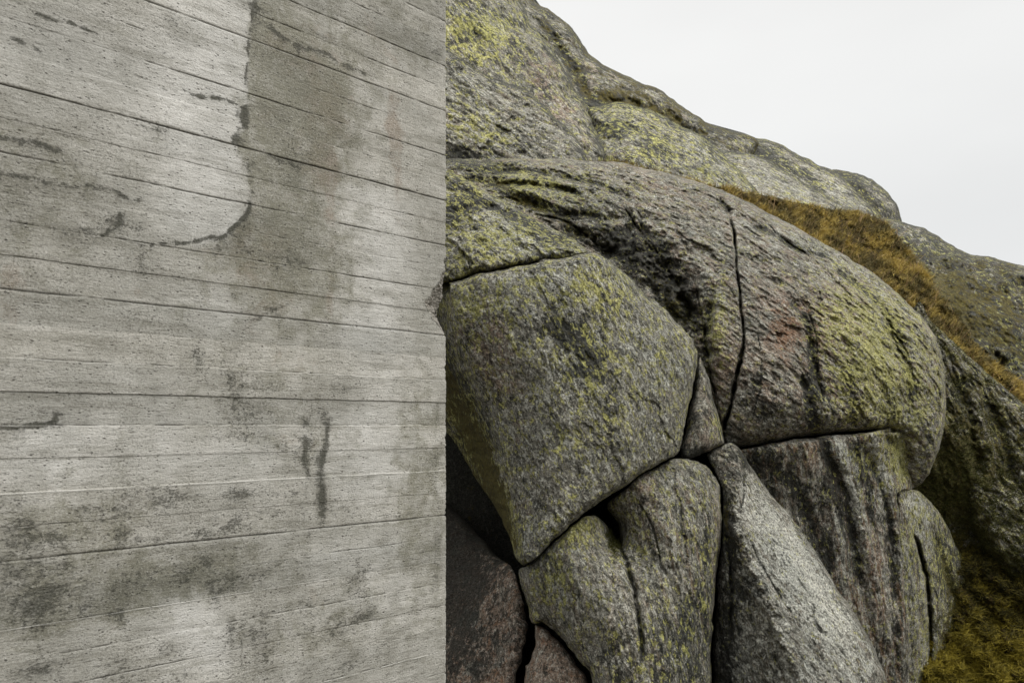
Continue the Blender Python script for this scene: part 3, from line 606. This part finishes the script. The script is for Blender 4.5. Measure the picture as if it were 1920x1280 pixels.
# the long whaleback above and behind
block('rock_slab', 'long grey-pink whaleback of rock split by an upright crack, behind the big boulder', SL,
  [(600,330,5.7),(740,305,5.65),(833,298,5.6),(900,298,5.7),(1000,296,5.8),(1080,298,5.8),(1150,303,5.8),(1230,318,5.8),(1300,337,5.8),(1370,363,5.75),(1450,403,5.75),(1540,451,5.7),(1630,506,5.65),(1692,556,5.55),(1736,604,5.45),(1762,650,5.35),(1775,710,5.25),(1774,770,5.15),(1768,810,5.1),(1757,855,5.08),(1738,893,5.1),(1712,915,5.2),(1684,880,5.2),(1674,815,5.1),(1640,805,4.78),(1500,820,4.65),(1388,838,4.55),(1362,838,4.5),(1343,790,4.6),(1318,710,4.7),(1270,660,4.8),(1200,620,4.95),(1100,560,5.05),(900,540,5.1),(600,540,5.3)],
  R=20, drop=.07, gap=.8, infl=.62, infp=.70, noise=(.10, .05, .018), flow=48, rough=.034, edgemoss=.05, fac=.14,
  creases=[([(1366,390),(1378,450),(1381,500),(1388,560),(1394,620),(1390,670),(1376,735),(1354,815)], 2.2, .16), ([(1390,650),(1372,745),(1352,820)], 3.5, .10),
    ([(1170,395),(1215,440),(1255,500),(1290,560),(1312,640)], 22, .08), ([(1140,440),(1190,480),(1260,560),(1300,620)], 34, .10),
    ([(870,335),(960,345),(1040,352),(1090,365)], 8, .09), ([(900,320),(1000,322),(1120,345),(1180,372)], 6, .05), ([(960,370),(1060,400),(1150,410)], 10, .08), ([(1050,420),(1110,455),(1160,480)], 16, .12),
    ([(1405,420),(1450,440),(1500,470),(1560,480)], 7, .04), ([(1480,560),(1510,600),(1525,680),(1540,740)], 9, .045), ([(1370,400),(1345,372)], 6, .05), ([(1335,560),(1325,620),(1322,680)], 9, .05),
    ([(1300,430),(1350,500),(1385,560)], 30, -.03), ([(1555,590),(1600,640),(1620,720)], 30, -.03), ([(1500,700),(1520,760),(1530,810)], 10, .03), ([(1560,500),(1640,560),(1700,640)], 9, .035), ([(1660,600),(1700,680),(1710,760)], 12, .02), ([(1168,385),(1190,420),(1230,470),(1262,520),(1300,585)], 1.8, .05), ([(1300,520),(1318,600),(1330,690),(1345,760)], 1.8, .05), ([(1420,400),(1470,450),(1530,490),(1600,560)], 1.6, .035), ([(1500,560),(1528,620),(1533,700),(1545,760)], 1.8, .03), ([(1420,620),(1428,700),(1410,790)], 1.5, .012), ([(1000,400),(1070,420),(1120,460)], 2, .06), ([(1640,570),(1690,640),(1716,720)], 1.5, .03)],
  bumps=[(1345,640,26,90,.06,0),(1220,490,40,40,.08),(1010,345,120,16,.08,4)],
  base=dict(Y=.31, K=.32, P=.50, W=.37, S=.35),
  blobs=[('M',985,378,130,14,.5,29),('K',985,375,130,18,.35,29),('K',1180,475,50,40,.32,40),('K',1270,560,28,70,.4,-30),('M',1275,590,30,60,.35,-30),('K',1150,440,60,20,.3,30),('Y',1650,680,120,170,.36,-20),('K',1650,720,120,140,.08),('M',1335,740,14,80,.35),('Y',1345,620,26,90,.25),('Y',1000,350,150,40,.2,8),('M',1130,430,50,40,.15),('R',1470,620,40,60,.95),('W',1470,640,60,90,-.25),('Y',1470,640,60,90,-.2),('K',1470,640,50,80,-.15),('R',1535,620,30,80,.55),('P',1590,610,30,80,.5),('P',1350,700,20,80,.6),('W',1350,700,20,80,-.2),('K',1520,730,16,90,.3),('K',1600,720,12,90,.25),('K',1670,760,12,70,.25),('R',1480,740,40,60,.25),('P',1450,600,90,120,.25),('P',1560,640,40,110,.3),('P',1230,480,60,50,.4),('K',1420,740,50,90,.22),('K',1560,740,60,70,.18),('W',1580,480,130,24,.22,32),('W',1420,440,60,60,.1),('S',1640,720,120,120,.3),('S',1450,760,120,60,.15),('K',1000,340,90,12,.3,4),('K',900,310,80,16,.3,6),('P',1300,380,160,40,.2,20),('Y',1560,600,60,60,.1)])
# slabs under the horizontal joint
block('rock_slab', 'tall streaked slab with pale and rusty run-off stripes, under the level joint', SL,
  [(1350,860,4.6),(1388,841,4.42),(1500,822,4.5),(1640,807,4.65),(1690,800,4.85),(1728,810,5.2),(1730,890,5.25),(1710,918,5.1),(1684,924,4.85),(1688,980,4.85),(1692,1060,4.85),(1700,1150,4.85),(1705,1260,4.9),(1700,1400,4.95),(1500,1420,4.9),(1380,1350,4.9),(1350,1000,4.75)],
  R=12, drop=.05, gap=.8, infl=.14, noise=(.06, .04, .012), flow=11, rough=.022, fac=.10,
  creases=[([(1565,830),(1600,900),(1620,980),(1640,1080),(1650,1200)], 14, -.035), ([(1610,820),(1645,900),(1665,960),(1680,1060)], 10, .04), ([(1545,840),(1585,930),(1600,1020),(1620,1120)], 11, .045), ([(1660,815),(1690,860),(1700,900)], 8, .03), ([(1640,820),(1670,890),(1680,930)], 12, -.02), ([(1655,960),(1672,1060),(1680,1180),(1685,1260)], 9, .03), ([(1480,880),(1510,960),(1560,1080)], 16, .02)],
  facets=[([(1340,850),(1500,832),(1560,826),(1645,815)], -1, .004, 4)],
  base=dict(Y=.30, K=.30, P=.48, W=.24, S=1.0, R=.20),
  blobs=[('W',1590,900,14,110,.7,-14),('W',1650,880,18,110,.6,-12),('W',1690,870,12,70,.4,-8),('K',1530,950,60,120,.15),('W',1500,824,100,8,.4,-7),('R',1570,900,20,50,.5),('R',1490,1000,60,70,.25),('Y',1690,860,26,60,.5),('Y',1625,840,30,60,.2),('K',1430,880,50,50,.3),('K',1560,900,12,80,.5,-14),('K',1620,900,8,80,.5,-12),('P',1640,1050,40,120,.3),('M',1710,1230,40,60,.3)])
block('rock_slab', 'narrow yellow-green slab cracked down its length, half sunk in moss', SL,
  [(1684,924,4.9),(1708,916,4.98),(1733,928,5.12),(1765,966,5.3),(1800,1036,5.5),(1825,1100,5.6),(1830,1150,5.6),(1815,1200,5.5),(1780,1300,5.4),(1700,1340,5.0),(1690,1250,4.9),(1688,1060,4.88)],
  R=12, drop=.05, gap=.5, infl=.05, noise=(.05, .05, .014), flow=14, rough=.02, edgemoss=.2,
  creases=[([(1714,1001),(1728,1045),(1737,1080),(1742,1130),(1745,1190),(1744,1250)], 3.5, .16),([(1752,1000),(1770,1060),(1790,1120)], 8, .05)],
  facets=[([(1712,1000),(1730,1045),(1739,1080),(1746,1190),(1746,1260)], -1, .0012, 4)],
  base=dict(Y=.45, K=.36, P=.10, W=.28, S=.5), blobs=[('W',1715,950,26,26,.35),('W',1740,1000,20,50,.2,-20),('K',1760,1080,20,60,.25),('M',1790,1100,30,90,.5,-14),('M',1770,1180,50,50,.5),('K',1780,1060,20,90,.3,-14),('W',1715,940,30,30,.2)])
block('rock_wedge', 'small dark triangular stone wedged between the big boulder and the cracked whaleback', 'wedge stone',
  [(1311,668,4.3),(1326,702,4.32),(1343,762,4.3),(1358,825,4.25),(1349,838,4.2),(1325,849,4.15),(1292,860,4.1),(1277,850,4.1),(1285,800,4.2),(1300,730,4.28)],
  R=10, drop=.06, gap=.9, infl=.12, noise=(.03, .025, .009), flow=12, rough=.008, base=dict(Y=.22, K=.46, P=.38, W=.14, S=.3), blobs=[('Y',1345,800,10,50,.3),('K',1300,850,26,12,.4)], edgemoss=.1)
# lower front row
block('rock_slab', 'grey prow-shaped slab with a smooth pale right flank, at the bottom of the picture', SL,
  [(1326,852,4.12),(1350,837,4.2),(1378,832,4.28),(1400,862,4.34),(1440,918,4.34),(1482,966,4.3),(1532,1036,4.24),(1577,1110,4.16),(1613,1166,4.1),(1646,1228,4.04),(1666,1290,4.0),(1690,1430,3.9),(1640,1600,3.8),(1335,1600,3.5),(1335,1290,3.78),(1340,1150,3.86),(1353,1000,3.96),(1354,935,4.02),(1341,890,4.1)],
  R=14, drop=.06, gap=.9, infl=.30, noise=(.05, .03, .010), flow=34, rough=.020, edgemoss=.06, fac=.07,
  creases=[([(1385,860),(1378,920),(1385,980),(1420,1080),(1460,1180),(1500,1290)], 26, -.05), ([(1360,930),(1366,1000),(1375,1060)], 8, .05), ([(1400,1000),(1440,1080),(1490,1160)], 2, .012),([(1360,1010),(1372,1100),(1368,1200)], 3, .05),([(1392,850),(1396,905),(1388,960)], 2, .02)],
  facets=[([(1378,835),(1374,930),(1385,1000),(1425,1100),(1470,1210),(1520,1330)], 1, .0032, 8)],
  bumps=[(1385,1010,26,40,.03),(1400,1130,30,30,.03)],
  base=dict(Y=.24, K=.32, P=.14, W=.48, S=.30),
  blobs=[('K',1375,1020,26,90,.35,-8),('K',1390,1130,40,60,.2),('K',1360,1240,20,90,.4),('M',1365,960,16,50,.3),('M',1360,1130,14,40,.3),('P',1375,885,26,50,.6),('K',1378,880,30,50,.2),('W',1375,880,30,50,-.3),('P',1460,1090,16,80,.4,-28),('W',1490,1050,34,170,.4,-34),('K',1490,1050,34,170,-.15,-34),('W',1380,1230,24,50,.25),('K',1480,1200,40,60,.12),('W',1560,1180,30,100,.15,-34),('K',1362,990,10,30,.3)])  # pale flank and dark left side paint how light falls on the slab
block('rock_slab', 'broad grey block with a yellow lichen crown, beneath the lower edge of the big boulder', SL,
  [(972,1064,3.68),(992,1058,3.66),(1040,1013,3.66),(1090,971,3.74),(1118,966,3.86),(1138,985,3.98),(1160,1018,4.05),(1156,980,4.05),(1140,944,3.95),(1180,908,3.84),(1234,873,3.92),(1276,858,4.0),(1319,868,4.08),(1342,898,4.1),(1352,940,4.06),(1352,1000,4.02),(1338,1150,3.88),(1333,1290,3.8),(1333,1600,3.6),(1150,1600,3.4),(1114,1300,3.6),(1087,1240,3.66),(1052,1195,3.7),(1017,1168,3.72),(997,1170,3.74),(986,1130,3.74),(970,1080,3.72)],
  R=18, drop=.06, gap=.9, infl=.24, noise=(.06, .03, .010), flow=12, rough=.016, edgemoss=.12, fac=.06,
  facets=[([(1010,1060),(1010,1110),(1040,1170),(1100,1250),(1150,1400)], 1, .0018, 8)],
  bumps=[(1100,1070,50,90,.06,-20),(1260,970,60,90,.06)],
  creases=[([(1158,1010),(1176,1060),(1190,1110),(1200,1180),(1205,1240)], 5, .045),([(1215,900),(1240,980),(1270,1060),(1300,1130)], 22, -.02),([(1190,930),(1225,990),(1240,1060)], 1.6, .016)],
  base=dict(Y=.375, K=.34, P=.22, W=.36, S=.3), blobs=[('Y',1075,1000,50,30,.35,-35),('Y',1030,1090,40,40,.15),('R',1010,1120,26,50,.35),('P',1000,1130,30,60,.5),('M',1150,1010,16,40,.5),
   ('P',1215,930,40,60,.4),('P',1210,990,16,60,.3),('K',1290,1150,30,90,.25),('K',1260,1240,60,60,.22),('K',1325,1060,14,150,.3),('S',1290,1080,60,160,.4),('M',1240,1030,20,50,.12),('K',1130,1220,50,60,.12),('K',1180,1260,40,60,.2)])  # dark strip at right paints in the contrast of a shaded face
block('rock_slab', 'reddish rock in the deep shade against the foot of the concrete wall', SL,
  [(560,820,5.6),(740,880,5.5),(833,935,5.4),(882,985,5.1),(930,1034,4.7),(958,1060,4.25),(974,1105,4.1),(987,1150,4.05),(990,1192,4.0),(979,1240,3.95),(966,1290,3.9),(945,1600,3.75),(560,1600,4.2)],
  R=24, drop=.10, infl=.12, noise=(.05, .025, .007), flow=5, rough=.008, base=dict(Y=.0, K=.42, P=.85, W=.0, R=.45, S=.15), blobs=[('K',840,1000,100,220,.6)])  # dark blob paints the shade of the recess beside the wall
block('rock_wedge', 'small reddish stone under the low lichen boulder, right of the black crack', 'wedge stone',
  [(1000,1173,3.88),(1018,1172,3.86),(1050,1200,3.84),(1084,1246,3.8),(1108,1302,3.74),(1140,1600,3.6),(965,1600,3.7),(982,1290,3.82),(993,1240,3.86),(1001,1200,3.9)],
  R=18, drop=.09, infl=.08, noise=(.04, .02, .006), flow=5, rough=.006, gap=2.5, base=dict(Y=.08, K=.34, P=.85, W=.0, R=.55, S=.1))
# right-hand side, mossy
block('mossy_rock', 'dark moss-covered rock bulging behind the right end of the whaleback', 'mossy rock',
  [(1712,575,5.9),(1746,602,6.0),(1790,640,6.1),(1850,695,6.15),(1920,755,6.15),(2060,850,6.1),(2160,1200,6.0),(1940,1170,6.0),(1840,1100,6.0),(1740,1040,5.95),(1690,960,5.8),(1660,800,5.7)],
  R=26, drop=.10, infl=.30, noise=(.14, .11, .03), flow=25, rough=.04, base=dict(Y=.38, K=.54, P=.14, W=.18, M=.50, S=.4), blobs=[('W',1860,720,80,18,.3,42),('W',1800,650,70,12,.25,42),('M',1760,920,80,50,.5),('M',1800,850,60,50,.3),('M',1860,950,80,60,.3)], creases=[([(1790,700),(1820,800),(1840,900)], 14, .08),([(1850,740),(1880,830),(1900,940)], 16, .09)])
block('mossy_rock', 'low grey ledge crusted with yellow lichen, at the right edge above the golden moss', 'mossy rock',
  [(1800,860,5.8),(1870,862,5.9),(1950,915,5.9),(2040,980,5.9),(2060,1110,5.7),(1940,1100,5.6),(1860,1050,5.65),(1810,960,5.7)],
  R=30, drop=.14, infl=.22, noise=(.10, .10, .03), flow=40, rough=.03, base=dict(Y=.42, K=.46, W=.24, M=.52), edgemoss=.5)
# rocks up the hill
g = 'domes of bare rock higher up the hill'
block('rock_dome', 'tall dome with yellow lichen rising to the top of the picture beside the wall', 'rock dome',
  [(560,-140,9.2),(820,-160,10.2),(940,-70,10.3),(982,10,10.2),(1006,54,10),(1045,106,9.8),(1082,169,9.5),(1107,217,9.2),(1127,262,8.9),(1139,312,8.6),(1100,370,8.4),(560,390,8.2)],
  R=44, edark=.45, edgemoss=.30, drop=0.52, infl=.55, noise=(.16, .05, .018), flow=30, rough=0.009, thick=1.2, base=dict(Y=.36, K=.45, P=.22, W=.25, S=.2), fac=0.060, blobs=[('Y',880,60,110,70,.18),('P',1010,150,50,80,.55,-30),('P',1080,230,26,70,.4,-30),('K',900,70,70,50,.15),('M',950,150,90,10,.1,20)], step=2.5)
block('rock_slab', 'pale grey slab with slanting furrows, under the tall dome beside the wall', SL,
  [(560,40,8.4),(740,70,8.4),(833,89,8.4),(886,121,8.45),(936,150,8.5),(986,164,8.5),(1030,205,8.35),(1078,255,8.1),(1103,292,7.9),(1110,340,7.8),(1080,370,7.7),(560,370,7.7)],
  R=26, edark=.45, edgemoss=.30, drop=0.30, infl=.30, noise=(.12, .09, .03), flow=52, rough=0.023, thick=.8, base=dict(Y=.34, K=.43, P=.10, W=.41, S=.3), fac=0.120, blobs=[('Y',900,240,70,30,.2,30),('K',850,295,60,14,.5),('P',1060,260,40,60,.2)], step=2.5)
block('rock_dome', 'far ridge of dark rock sloping down along the sky behind the pale dome', 'rock dome',
  [(920,-90,13.2),(985,-25,13.2),(1003,2,13.2),(1030,18,13.1),(1064,44,13),(1090,78,12.8),(1106,99,12.7),(1140,124,12.6),(1195,149,12.5),(1240,170,12.4),(1279,198,12.4),(1318,223,12.4),(1357,241,12.4),(1396,250,12.5),(1425,262,12.5),(1410,300,12.2),(1380,350,11.7),(1250,350,11.2),(1110,340,10.9),(1030,200,11.2),(930,40,12.2)],
  R=30, edark=.45, edgemoss=.30, drop=0.68, infl=.25, wob=.6, noise=(.30, .14, .05), flow=50, rough=0.032, thick=1.5, base=dict(Y=.32, K=.49, P=.35, W=.23, M=.32), step=2.5,
  creases=[([(1010,30),(1050,90),(1090,160),(1110,200)], 10, .14),([(1120,190),(1180,196),(1260,226),(1330,270)], 14, .16)], blobs=[('M',1180,185,80,20,.35,18),('P',1100,150,40,40,.3),('W',1160,135,80,8,.4,28),('W',1300,215,80,8,.4,30),('K',1120,190,40,30,.2)])
block('rock_dome', 'rounded yellow-green dome halfway up the hill, just above the top of the whaleback', 'rock dome',
  [(1102,214,9.9),(1118,199,10),(1152,193,10.1),(1205,199,10.2),(1250,219,10.2),(1292,243,10.2),(1340,272,10.1),(1375,304,9.9),(1400,333,9.6),(1428,372,9.3),(1390,410,8.9),(1200,380,8.7),(1120,330,8.9)],
  R=34, edark=.45, edgemoss=.30, drop=0.45, infl=.35, wob=.7, noise=(.15, .09, .03), flow=35, rough=0.020, thick=1, base=dict(Y=.44, K=.45, P=.08, W=.31), fac=0.090, step=2.5, blobs=[('K',1150,235,30,22,.3),('K',1230,270,60,26,.2,25),('P',1160,295,50,22,.5),('W',1330,290,60,20,.25,40),('M',1130,250,16,40,.3)], group=None)
block('rock_slab', 'smooth pale green slab lying below the skyline, just above the golden grass', SL,
  [(1345,284,11.2),(1365,281,11.2),(1416,291,11.2),(1474,319,11.2),(1533,354,11),(1580,385,10.7),(1625,414,10.4),(1570,440,9.9),(1400,410,9.7),(1365,350,10.3)],
  R=24, edark=.45, edgemoss=.30, drop=0.42, infl=.22, wob=.6, noise=(.14, .06, .02), flow=55, rough=0.013, thick=1, base=dict(Y=.36, K=.35, P=.10, W=.41), fac=0.060, step=2.5)
block('rock_dome', 'smooth dome on the skyline, left of the small rounded knob', 'rock dome',
  [(1358,275,13.2),(1388,262,13.2),(1420,256,13.2),(1459,266,13.2),(1494,286,13.2),(1533,306,13.2),(1568,322,13.1),(1597,345,12.9),(1622,373,12.6),(1657,410,12.2),(1640,450,11.7),(1500,430,11.7),(1390,340,12.2)],
  R=30, edark=.45, edgemoss=.30, drop=0.60, infl=.35, wob=.6, noise=(.15, .07, .02), flow=55, rough=0.013, thick=1.3, base=dict(Y=.36, K=.43, P=.06, W=.29), step=2.5, blobs=[('K',1440,300,90,12,.4,24),('K',1400,285,30,14,.3),('W',1560,340,60,14,.2,35)])
block('rock_dome', 'small rounded knob of dark rock at the end of the skyline', 'rock dome',
  [(1555,322,14.6),(1592,320,14.6),(1617,326,14.6),(1643,341,14.5),(1668,364,14.4),(1686,390,14.2),(1692,418,14.1),(1690,455,13.9),(1620,455,13.6),(1560,390,14.1)],
  R=34, edark=.45, edgemoss=.30, drop=0.75, infl=.25, wob=.5, noise=(.12, .08, .02), flow=20, blobs=[('K',1612,362,16,70,.5,-45),('M',1612,362,12,60,.4,-45)], rough=0.013, thick=1.3, base=dict(Y=.31, K=.47, P=.05, W=.27), step=2.5)
block('rock_dome', 'broad grey-topped dome at the right edge, dark green and streaked down its face', 'rock dome',
  [(1590,402,10.6),(1648,405,10.7),(1709,420,10.6),(1748,436,10.5),(1787,459,10.4),(1826,475,10.2),(1865,483,10.1),(1922,499,10),(2050,545,9.8),(2250,650,9.4),(2250,950,8.5),(1960,840,8.2),(1860,730,8.2),(1770,640,8.5),(1680,540,9.3)],
  R=70, drop=.9, infl=.35, wob=.7, noise=(.2, .10, .03), flow=10, rough=0.027, thick=1.3, base=dict(Y=.36, K=.67, P=.05, W=.0, M=.46, S=.9), step=2.5,
  blobs=[('W',1720,440,100,26,.55,20),('M',1720,440,100,26,-.4,20),('W',1850,500,70,14,.2,15),('K',1830,600,110,70,.12),('M',1760,560,60,60,.35),('P',1700,430,60,20,.2),('K',1800,560,10,70,.4,-6),('K',1850,590,10,80,.4,-4),('K',1890,600,10,80,.35,-4),('M',1820,600,90,60,.25)])
# ground
block('hillside', None, None, [(1060,322,7.0),(1130,306,7.4),(1200,314,7.9),(1300,338,8.3),(1400,358,8.7),(1500,378,9.3),(1560,392,9.7),(1640,404,10.2),(1672,430,9.6),(1705,470,8.9),(1750,530,8.2),(1790,595,7.7),(1850,665,7.4),(1920,722,7.3),(2060,800,7.3),(2060,960,6.4),(1850,820,6.3),(1720,670,6.3),(1500,530,6.5),(1200,410,6.5),(1060,350,6.6)],
  R=14, drop=.05, infl=.0, noise=(.3, .35, .08), mat=SOIL, kind='structure', step=3, thick=.8)
block('mossy_bank', None, None, [(1560,1180,5.4),(1650,1000,5.9),(1720,935,6.0),(1800,905,6.0),(1950,950,5.95),(2200,960,5.8),(2300,1600,3.1),(1500,1600,3.5),(1530,1330,4.9)],
  R=14, drop=.05, infl=.0, noise=(.22, .22, .06), mat=SOIL, kind='structure', step=3, thick=.8)
me = bpy.data.meshes.new('ground')
me.from_pydata([(-400, -400, -.35), (400, -400, -.35), (400, 400, -.35), (-400, 400, -.35)], [], [(0, 1, 2, 3)]); me.materials.append(SOIL)
go = bpy.data.objects.new('ground', me); C.objects.link(go); go['kind'] = 'structure'

# ---------------------------------------------------------------- moss and grass
def strands(name, px, py, D, length, width, mat, lean=(.0, .0), curl=.5, up=.8, kind='stuff', label=None, cat=None, tone=None, spread=1.):
    N = len(px); B = px2w(px, py, D); 
    dirn = RNG.normal(size=(N, 3)) * spread; dirn[:, 2] = np.abs(dirn[:, 2]) * .5 + up; dirn[:, 0] += lean[0]; dirn[:, 1] += lean[1] - .25
    dirn /= np.linalg.norm(dirn, axis=1)[:, None]; ln = length * RNG.uniform(.45, 1.25, N)[:, None]
    sidev = np.cross(dirn, RNG.normal(size=(N, 3))); sidev /= np.linalg.norm(sidev, axis=1)[:, None] + 1e-9
    bend = RNG.normal(size=(N, 3)) * curl; bend[:, 2] -= curl * .8
    wv = sidev * width * RNG.uniform(.6, 1.3, N)[:, None]
    p0 = B - dirn * ln * .15; p1 = B + dirn * ln * .4 + bend * ln * .08; p2 = B + dirn * ln * .75 + bend * ln * .3; p3 = B + dirn * ln + bend * ln * .6
    V = np.stack([p0 - wv, p0 + wv, p1 - wv * .9, p1 + wv * .9, p2 - wv * .6, p2 + wv * .6, p3], 1).reshape(-1, 3)
    i = np.arange(N)[:, None] * 7; Q = np.concatenate([i + [[0, 1, 3, 2]], i + [[2, 3, 5, 4]]]); T = i + [[4, 5, 6]]
    t = np.clip((tone if tone is not None else .5) + RNG.normal(size=N) * .22, 0, 1); a = np.zeros((N, 7, 4), np.float32); a[:, :, 0] = t[:, None]; a[:, :, 1] = np.array([0, 0, .2, .2, .6, .6, 1])[None] * RNG.uniform(0, 1, (N, 1)); a[:, :, 3] = 1
    o = mesh_np(name, V, [Q, T], mat, False, dict(mask=a.reshape(-1, 4)))
    tag(o, label, cat, None, kind); return o
def pick(b, n, fn):
    b = BL[b]; w_ = np.clip(fn(b['X'], b['Y'], b), 0, None); w_ = w_ / w_.sum(); i = RNG.choice(len(b['X']), n, p=w_)
    s = b['step']; return b['X'][i] + RNG.uniform(-s, s, n) * .6, b['Y'][i] + RNG.uniform(-s, s, n) * .6, b['D'][i]
def nz2(x, y, s, o=0.): return fbm(np.stack([x, y, x*0], -1), 1./s, 3, .55, o)
GOLD = strand_material('dry_golden_grass', (.060, .052, .016), (.46, .345, .085), (.58, .44, .19))
MOSS = strand_material('golden_green_moss', (.014, .016, .006), (.235, .185, .020), (.38, .30, .05))
STALK = strand_material('dead_grass_stalks', (.20, .11, .05), (.48, .33, .17), (.55, .40, .24))
DMOSS = strand_material('dark_olive_moss', (.012, .014, .006), (.085, .085, .018), (.17, .17, .05))
x, y, D = pick('hillside', 110000, lambda X, Y, b: np.clip(.75 + 2.4 * nz2(X, Y, 30) + 1.2 * nz2(X, Y, 9, 3), .03, 3))
strands('grass', x, y, D, .062, .0026, GOLD, lean=(.5, 0), up=.9, label='golden brown grass filling the band between the whaleback and the upper domes', cat='grass', tone=.50 + nz2(x, y, 40, 5) * 2.2 + nz2(x, y, 12, 15) * 1.2)
x, y, D = pick('hillside', 1500, lambda X, Y, b: np.clip(.2 + nz2(X, Y, 18, 8), 0, 1) * (X > 1300))
strands('grass', x, y, D, .20, .0018, STALK, lean=(.4, 0), up=1.6, spread=.6, label='thin reddish dead grass stalks standing above the golden grass band', cat='grass', tone=.5)
x, y, D = pick('mossy_bank', 130000, lambda X, Y, b: np.where((X > 1640) & (Y < 1320), np.clip(.8 + 2 * nz2(X, Y, 26), .1, 3), .03))
tn = .30 + 1.1 * np.clip((y - 1150) / 150, -.4, .5) + nz2(x, y, 30, 5) * 1.2 + nz2(x, y, 9, 25) * .6
strands('moss', x, y, D, .055, .0022, MOSS, up=.5, spread=1.3, label='golden green moss carpet on the bank at the lower right corner', cat='moss', tone=tn)
x, y, D = pick('dark moss-covered rock bulging behind the right end of the whaleback', 45000, lambda X, Y, b: np.clip(b['moss'] - .35 + .9 * nz2(X, Y, 22), 0, 1))
strands('moss', x, y, D, .030, .0022, DMOSS, up=.3, spread=1.4, label='dark olive moss clinging to the rock behind the whaleback', cat='moss')
for lab, n_, ln in (('broad grey block with a yellow lichen crown, beneath the lower edge of the big boulder', 2500, .014), ('narrow yellow-green slab cracked down its length, half sunk in moss', 3000, .020), ('long grey-pink whaleback of rock split by an upright crack, behind the big boulder', 2500, .014)):
    x, y, D = pick(lab, n_, lambda X, Y, b: np.clip(b['moss'] - .22 + .4 * nz2(X, Y, 14), 0, 1) ** 2 + 1e-6)
    strands('moss', x, y, D, ln, .0016, DMOSS, up=.3, spread=1.4, label='small tufts of moss in the cracks of the ' + lab.split(',')[0], cat='moss')
x, y, D = pick('low grey ledge crusted with yellow lichen, at the right edge above the golden moss', 16000, lambda X, Y, b: np.clip(b['moss'] - .30 + .9 * nz2(X, Y, 18), 0, 1))
strands('moss', x, y, D, .035, .0022, DMOSS, up=.3, spread=1.4, label='olive moss creeping over the low ledge at the right edge', cat='moss')
